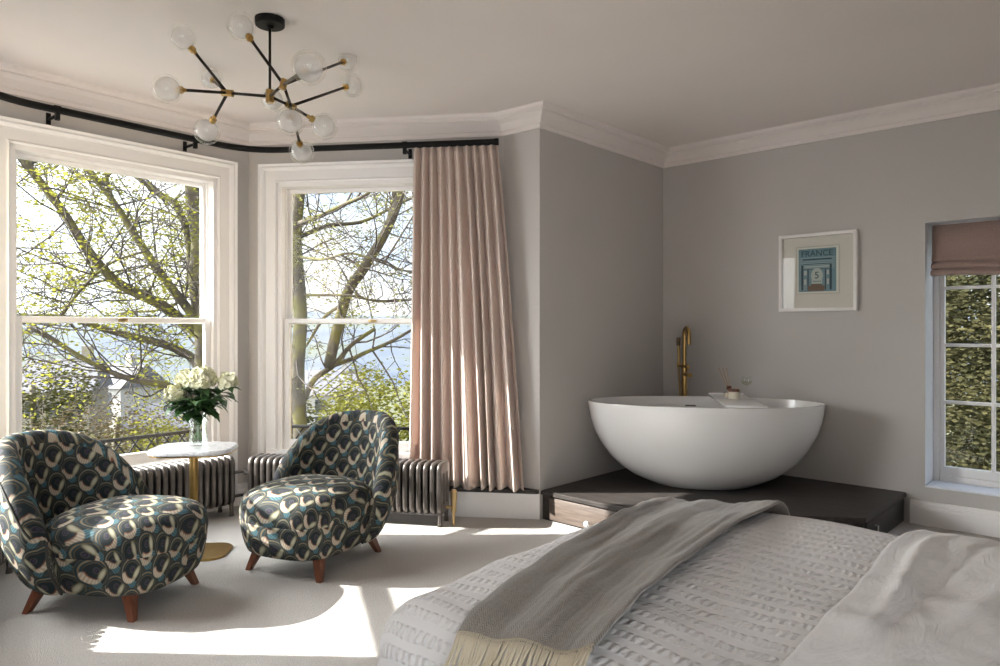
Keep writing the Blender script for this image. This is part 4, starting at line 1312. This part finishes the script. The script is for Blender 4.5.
# left tree: trunk hidden by the corner of the bay, limbs crossing the left window
z = 9.5
rootA = wp(222, 640, z); rootA.z = -3.6
limbsA = [
    ('trunk', [rootA, wp(215, 520, z), wp(208, 400, z), wp(200, 290, z), wp(193, 190, z), wp(186, 60, z)], .22, .09, 10),
    ('limb', [wp(206, 340, z), wp(180, 322, z), wp(148, 300, z - .3), wp(110, 278, z - .5), wp(84, 250, z - .7), wp(58, 208, z - .8), wp(26, 163, z - 1), wp(-30, 80, z - 1)], .10, .05, 16),
    ('limb', [wp(204, 330, z), wp(180, 300, z - .2), wp(163, 276, z - .3), wp(135, 238, z - .3), wp(113, 203, z - .3), wp(90, 172, z - .3), wp(40, 100, z - .3)], .085, .035, 14),
    ('limb', [wp(200, 300, z), wp(190, 262, z + .3), wp(180, 208, z + .4), wp(160, 192, z + .5), wp(128, 170, z + .6), wp(80, 140, z + .6)], .08, .03, 10),
    ('limb', [wp(204, 372, z), wp(190, 356, z + .2), wp(150, 341, z + .1), wp(112, 329, z), wp(60, 318, z - .2), wp(-20, 322, z - .4)], .09, .035, 12),
    ('limb', [wp(206, 402, z), wp(168, 387, z - .3), wp(128, 378, z - .5), wp(80, 360, z - .7), wp(30, 330, z - .9)], .075, .025, 12),
    ('limb', [wp(112, 203, z - .3), wp(106, 180, z - .2), wp(106, 150, z - .2)], .04, .02, 3),
    ('limb', [wp(60, 318, z - .2), wp(80, 290, z - .6), wp(110, 262, z - .8), wp(150, 248, z - .8)], .03, .015, 6),
    ('limb', [wp(200, 180, z), wp(192, 250, z + .7), wp(182, 300, z + .9), wp(120, 316, z + 1.)], .04, .02, 5),
]
big_tree('spring_tree', 'tree with mossy crossing limbs outside the left bay window', limbsA, rootA, 21, 0, .029, 2, M['leaf_tree'])
z = 8.2
rootB = wp(308, 640, z); rootB.z = -3.5
limbsB = [
    ('trunk', [rootB, wp(304, 520, z), wp(300, 400, z), wp(298, 290, z), wp(299, 190, z), wp(302, 60, z)], .12, .085, 8),
    ('limb', [wp(300, 410, z), wp(315, 380, z + .3), wp(335, 365, z + .4), wp(352, 345, z + .5), wp(376, 328, z + .6)], .05, .03, 5),
    ('limb', [wp(330, 366, z + .4), wp(343, 300, z + .2), wp(362, 270, z + .1), wp(380, 245, z), wp(397, 215, z), wp(406, 190, z), wp(420, 130, z)], .085, .06, 8),
    ('limb', [wp(385, 240, z), wp(392, 215, z + .2), wp(398, 190, z + .3), wp(402, 140, z + .3)], .035, .025, 3),
    ('limb', [wp(299, 222, z), wp(320, 215, z - .3), wp(345, 207, z - .4), wp(372, 193, z - .5), wp(400, 160, z - .5)], .04, .02, 6),
    ('limb', [wp(299, 236, z), wp(330, 226, z + .4), wp(362, 222, z + .6), wp(390, 210, z + .6), wp(430, 190, z + .6)], .038, .02, 6),
    ('limb', [wp(299, 254, z), wp(325, 258, z - .3), wp(352, 256, z - .4), wp(395, 268, z - .4), wp(440, 280, z - .4)], .022, .012, 5),
    ('limb', [wp(299, 292, z), wp(340, 296, z - .2), wp(375, 304, z - .2), wp(412, 300, z - .2)], .025, .015, 5),
    ('limb', [wp(335, 365, z + .4), wp(365, 354, z + .8), wp(398, 340, z + .9), wp(430, 320, z + .9)], .04, .02, 6),
    ('limb', [wp(300, 320, z), wp(285, 280, z), wp(262, 240, z), wp(250, 180, z)], .05, .02, 5),
    ('limb', [wp(340, 305, z + .2), wp(320, 318, z + .4), wp(305, 345, z + .5), wp(290, 370, z + .5)], .03, .015, 3),
]
big_tree('spring_tree', 'tree with a pale leaning limb outside the right bay window', limbsB, rootB, 33, 0, .020, 2, M['leaf_pale'], L=1.25, r=.014)

def bushy(name, label, base, w, h, n, leaf, lm, seed, group=None, stems=5):
    rnd = random.Random(seed)
    t = thing(name, label, 'tree' if h > 3 else 'shrub', tuple(base), 0, group)
    lf = MB(); tr_ = MB()
    blobs = [(Vector((rnd.uniform(-.6, .6) * w, rnd.uniform(-.6, .6) * w, h * rnd.uniform(.25, .85))), rnd.uniform(.3, .55) * w) for _ in range(16)]
    for c, r in blobs[:stems + 3]:
        tr_.tube(smooth_path([Vector((0, 0, 0)), Vector((c.x * .25, c.y * .25, h * .2)), c]), .012 * h, 6)
    for _ in range(n):
        c, r = rnd.choice(blobs)
        d = Vector((rnd.gauss(0, 1), rnd.gauss(0, 1), rnd.gauss(0, 1))).normalized()
        leaf_quads(lf, c + d * r * rnd.uniform(.55, 1.05), d, leaf * rnd.uniform(.6, 1.3), rnd)
    tr_.build('trunk', M['bark'], t)
    f = lf.build('foliage', lm, t, smooth=False); tag(f, kind='stuff')
    return t
def gp(u, z, zz): p = plan(z * (u - 500) / 707., z); return (p.x, p.y, zz)
bushy('garden_tree', 'olive green bushy tree low in the left bay window at its left edge', gp(40, 17, -5), 1.7, 6.0, 5200, .06, M['leaf_mid'], 1)
bushy('garden_tree', 'reddish budding tree low in the middle of the left bay window', gp(120, 21, -5.5), 2.2, 5.6, 4200, .05, M['leaf_red'], 2)
bushy('garden_tree', 'yellow green tree low in the left bay window behind the bouquet', gp(186, 19, -5.5), 1.9, 5.0, 4500, .055, M['leaf_spring'], 3)
bushy('garden_tree', 'bright yellow green tree low in the right bay window by the curtain', gp(382, 15, -4), 1.7, 4.7, 9000, .055, M['leaf_spring'], 4)
bushy('garden_tree', 'dull green tree low in the right bay window behind the chair', gp(318, 22, -6), 2.2, 5.6, 5500, .065, M['leaf_mid'], 5)
bushy('garden_shrub', 'low green shrub outside the left bay window near the railing', gp(140, 12.6, -3.6), 1.2, 2.6, 4500, .045, M['leaf_mid'], 6)
bushy('garden_shrub', 'low green shrub outside the right bay window near the railing', gp(405, 10, -3.4), 1.3, 2.5, 4500, .04, M['leaf_mid'], 16)
bushy('garden_shrub', 'bare brown twiggy scrub low in the left bay window below the mossy limbs', gp(95, 14.5, -4.2), 1.6, 4.3, 3000, .04, M['leaf_red'], 26, stems=12)
bushy('garden_shrub', 'brown twiggy scrub in the left bay window behind the vase', gp(205, 16.0, -4.4), 1.2, 4.3, 2600, .04, M['leaf_red'], 28, stems=12)
# evergreens filling the small window
bushy('evergreen_tree', 'dense evergreen filling the small window on the right', (-.15, 10.2, -3.6), 2.3, 6.4, 90000, .034, M['leaf_dark'], 9, stems=3)
bushy('evergreen_tree', 'dark evergreen standing behind the one in the small window', (2.6, 16.5, -3.8), 3.2, 8.5, 30000, .07, M['leaf_dark'], 10, stems=3)
bushy('evergreen_tree', 'dark evergreen at the left edge of the small window', (-3.6, 16.0, -3.8), 2.8, 8.5, 30000, .07, M['leaf_dark'], 12, stems=3)

# houses across the valley
def house(label, u, z, zb, w, d, h, rh, rz, wallc, roofc):
    p = gp(u, z, zb)
    o = thing('house', label, 'house', p, ta + rz, 'houses across the valley')
    MB().box(-w / 2, w / 2, -d / 2, d / 2, 0, h).prism([(0, 0)], 0, 0).build('walls', wallc, o, smooth=False) if False else MB().box(-w / 2, w / 2, -d / 2, d / 2, 0, h).build('walls', wallc, o, smooth=False)
    r = MB(); e = .35
    r.add([(-w / 2 - e, -d / 2 - e, h), (w / 2 + e, -d / 2 - e, h), (w / 2 + e, d / 2 + e, h), (-w / 2 - e, d / 2 + e, h), (-w / 2 - e, 0, h + rh), (w / 2 + e, 0, h + rh)],
          [(0, 1, 5, 4), (2, 3, 4, 5), (0, 4, 3), (1, 2, 5), (3, 2, 1, 0)])
    r.build('roof', roofc, o, smooth=False)
    MB().box(w * .25, w * .25 + .8, -.4, .4, h + rh * .5, h + rh + 1.1).build('chimney', wallc, o, smooth=False)
    for k in (-1, 0, 1):
        for zz in ((.25, .62) if h > 4 else (.4,)):
            MB().box(k * w * .3 - .5, k * w * .3 + .5, -d / 2 - .04, -d / 2 + .05, h * zz, h * zz + 1.3).build('window', wdark, o, smooth=False)
cream = noisy('cream_render', (.20, .175, .135), (.24, .215, .17), 2, .9); white_r = noisy('white_render', (.32, .31, .30), (.38, .37, .36), 2, .9)
slate = noisy('slate_roof', (.08, .08, .095), (.12, .115, .13), 1.2, .8); tile = noisy('tiled_roof', (.06, .042, .034), (.085, .058, .046), 1.2, .8)
wdark = Mat('house_window', (.05, .055, .065), .2).m
house('cream house with slate roof seen low at the left in the left bay window', 66, 62, -9.5, 5.2, 7, 5.6, 2.6, .3, cream, slate)
house('white house seen low in the middle of the left bay window', 112, 78, -9.5, 8, 7, 4.6, 2.4, -.2, white_r, slate)
house('cream house seen low behind the table in the left bay window', 168, 64, -10.6, 5., 6, 3.4, 1.8, .1, cream, slate)
house('white house seen low in the right bay window behind the chair', 322, 75, -10, 8, 7, 4.6, 2.4, .2, white_r, slate)

# wrought iron railings outside the bay windows
def railing(label, p0, p1, out, x0, x1, zt=.515, zb=.10):
    rz, Ln = local(p0, p1)
    r = thing('balcony_railing', label, 'railing', (p0.x, p0.y, 0), rz, 'iron railings outside the bay')
    for z_ in (zt, zb): MB().bbox(x0, x1, out - .012, out + .012, z_ - .012, z_ + .012, .003).build('rail', M['black'], r, angle=40)
    for x_ in (x0, x1 - .02): MB().bbox(x_, x_ + .02, out - .01, out + .01, zb - .25, zt + .02, .003).build('post', M['black'], r, angle=40)
    b = MB(); pitch = .115; hgt_ = zt - zb; run = hgt_ * .72
    k = x0 - run
    while k < x1:
        for sg in (1, -1):
            xa, xb_ = (k, k + run) if sg > 0 else (k + run, k)
            za, zb_ = zb, zt
            # clip to the panel
            def cl(xp): return max(x0, min(x1, xp))
            A, B_ = xa, xb_
            ca, cb = cl(A), cl(B_)
            if abs(ca - cb) < .01: continue
            ta_ = (ca - A) / (B_ - A); tb_ = (cb - A) / (B_ - A)
            b.tube([(ca, out + sg * .005, za + (zb_ - za) * ta_), (cb, out + sg * .005, za + (zb_ - za) * tb_)], .0058, 6)
        k += pitch
    b.build('lattice', M['black'], r)
railing('black iron lattice railing outside the left bay window', G_, E_, .46, .02, LA + .1)
railing('black iron lattice railing outside the right bay window', E_, F_, .44, -.1, LB + .05)

# ------------------------------------------------------------------ light
EL = R_(30.)
sun = bpy.data.lights.new('sun', 'SUN'); sun.energy = SUN_E; sun.angle = R_(.53); sun.color = (1.0, .96, .91)
so_ = bpy.data.objects.new('sun', sun); COL.objects.link(so_)
hd = (RGT * 1.0 - FWD * .025).normalized()
dv = Vector((hd.x * math.cos(EL), hd.y * math.cos(EL), -math.sin(EL)))
so_.rotation_euler = dv.to_track_quat('-Z', 'Y').to_euler(); so_.location = (-20, -15, 15)

w = bpy.data.worlds.new('sky'); sc.world = w; w.use_nodes = True
wt = w.node_tree; wn = wt.nodes; wl = wt.links
bg = wn['Background']
tc = wn.new('ShaderNodeTexCoord'); sp = wn.new('ShaderNodeSeparateXYZ'); wl.new(tc.outputs['Generated'], sp.inputs[0])
rp = wn.new('ShaderNodeValToRGB'); e = rp.color_ramp.elements
e[0].position = .0; e[0].color = (.80, .86, .95, 1); e[1].position = .6; e[1].color = (.34, .55, .92, 1)
q = e.new(.18); q.color = (.62, .78, 1.0, 1)
wl.new(sp.outputs[2], rp.inputs[0])
nz = wn.new('ShaderNodeTexNoise'); nz.inputs['Scale'].default_value = 3.2; nz.inputs['Detail'].default_value = 7; nz.inputs['Roughness'].default_value = .6
mp = wn.new('ShaderNodeMapping'); mp.inputs['Scale'].default_value = (1, 1, 2.2); wl.new(tc.outputs['Generated'], mp.inputs[0]); wl.new(mp.outputs[0], nz.inputs['Vector'])
cr = wn.new('ShaderNodeValToRGB'); cr.color_ramp.elements[0].position = .42; cr.color_ramp.elements[0].color = (0, 0, 0, 1); cr.color_ramp.elements[1].position = .62
wl.new(nz.outputs['Fac'], cr.inputs[0])
mx = wn.new('ShaderNodeMix'); mx.data_type = 'RGBA'
wl.new(cr.outputs[0], mx.inputs[0]); wl.new(rp.outputs[0], mx.inputs[6]); mx.inputs[7].default_value = (1.0, .99, .98, 1)
wl.new(mx.outputs[2], bg.inputs['Color']); bg2 = wn.new('ShaderNodeBackground'); bg2.inputs['Color'].default_value = (1., .99, .98, 1)
# the sky is brightest round the sun
nv = wn.new('ShaderNodeVectorMath'); nv.operation = 'DOT_PRODUCT'; wl.new(tc.outputs['Generated'], nv.inputs[0]); nv.inputs[1].default_value = tuple(-dv)
def wmath(op, a, b_=0.):
    n_ = wn.new('ShaderNodeMath'); n_.operation = op
    for i_, q_ in enumerate((a, b_)):
        if isinstance(q_, (int, float)): n_.inputs[i_].default_value = q_
        else: wl.new(q_, n_.inputs[i_])
    return n_.outputs[0]
gl_ = wmath('POWER', wmath('MAXIMUM', nv.outputs['Value'], 0.), 5.)
# a second bright lobe, added out of view as fill light
nv2 = wn.new('ShaderNodeVectorMath'); nv2.operation = 'DOT_PRODUCT'; wl.new(tc.outputs['Generated'], nv2.inputs[0]); nv2.inputs[1].default_value = tuple(Vector((.80, -.45, .40)).normalized())
gc_ = wmath('POWER', wmath('MAXIMUM', nv2.outputs['Value'], 0.), 2.)
wl.new(wmath('MULTIPLY', wmath('ADD', wmath('MULTIPLY', gl_, GLOW), wmath('MULTIPLY', gc_, FILL_LOBE)), SKY_E), bg2.inputs['Strength'])
bg.inputs['Strength'].default_value = SKY_E
ad_ = wn.new('ShaderNodeAddShader'); wl.new(bg.outputs[0], ad_.inputs[0]); wl.new(bg2.outputs[0], ad_.inputs[1]); wl.new(ad_.outputs[0], wn['World Output'].inputs[0])

# ------------------------------------------------------------------ camera
cam = bpy.data.cameras.new('camera'); co = bpy.data.objects.new('camera', cam); COL.objects.link(co)
cam.sensor_width = 36; cam.lens = 36 * 707 / 1000.; cam.shift_y = -.004; cam.clip_start = .02; cam.clip_end = 2000
co.location = (0, 0, 1.3); co.rotation_euler = (R_(90), 0, R_(42.857))
sc.camera = co
vs_ = sc.view_settings
sc.display_settings.display_device = 'sRGB'
vs_.view_transform = 'Standard'; vs_.look = 'None'; vs_.exposure = EXPO; vs_.gamma = 1.0; vs_.use_curve_mapping = False
cy = sc.cycles
cy.use_denoising = True
try: cy.denoiser = 'OPENIMAGEDENOISE'
except Exception: pass
cy.max_bounces = 14; cy.diffuse_bounces = 8; cy.transparent_max_bounces = 24; cy.glossy_bounces = 5; cy.transmission_bounces = 8
cy.sample_clamp_indirect = 8; cy.caustics_reflective = False; cy.caustics_refractive = False
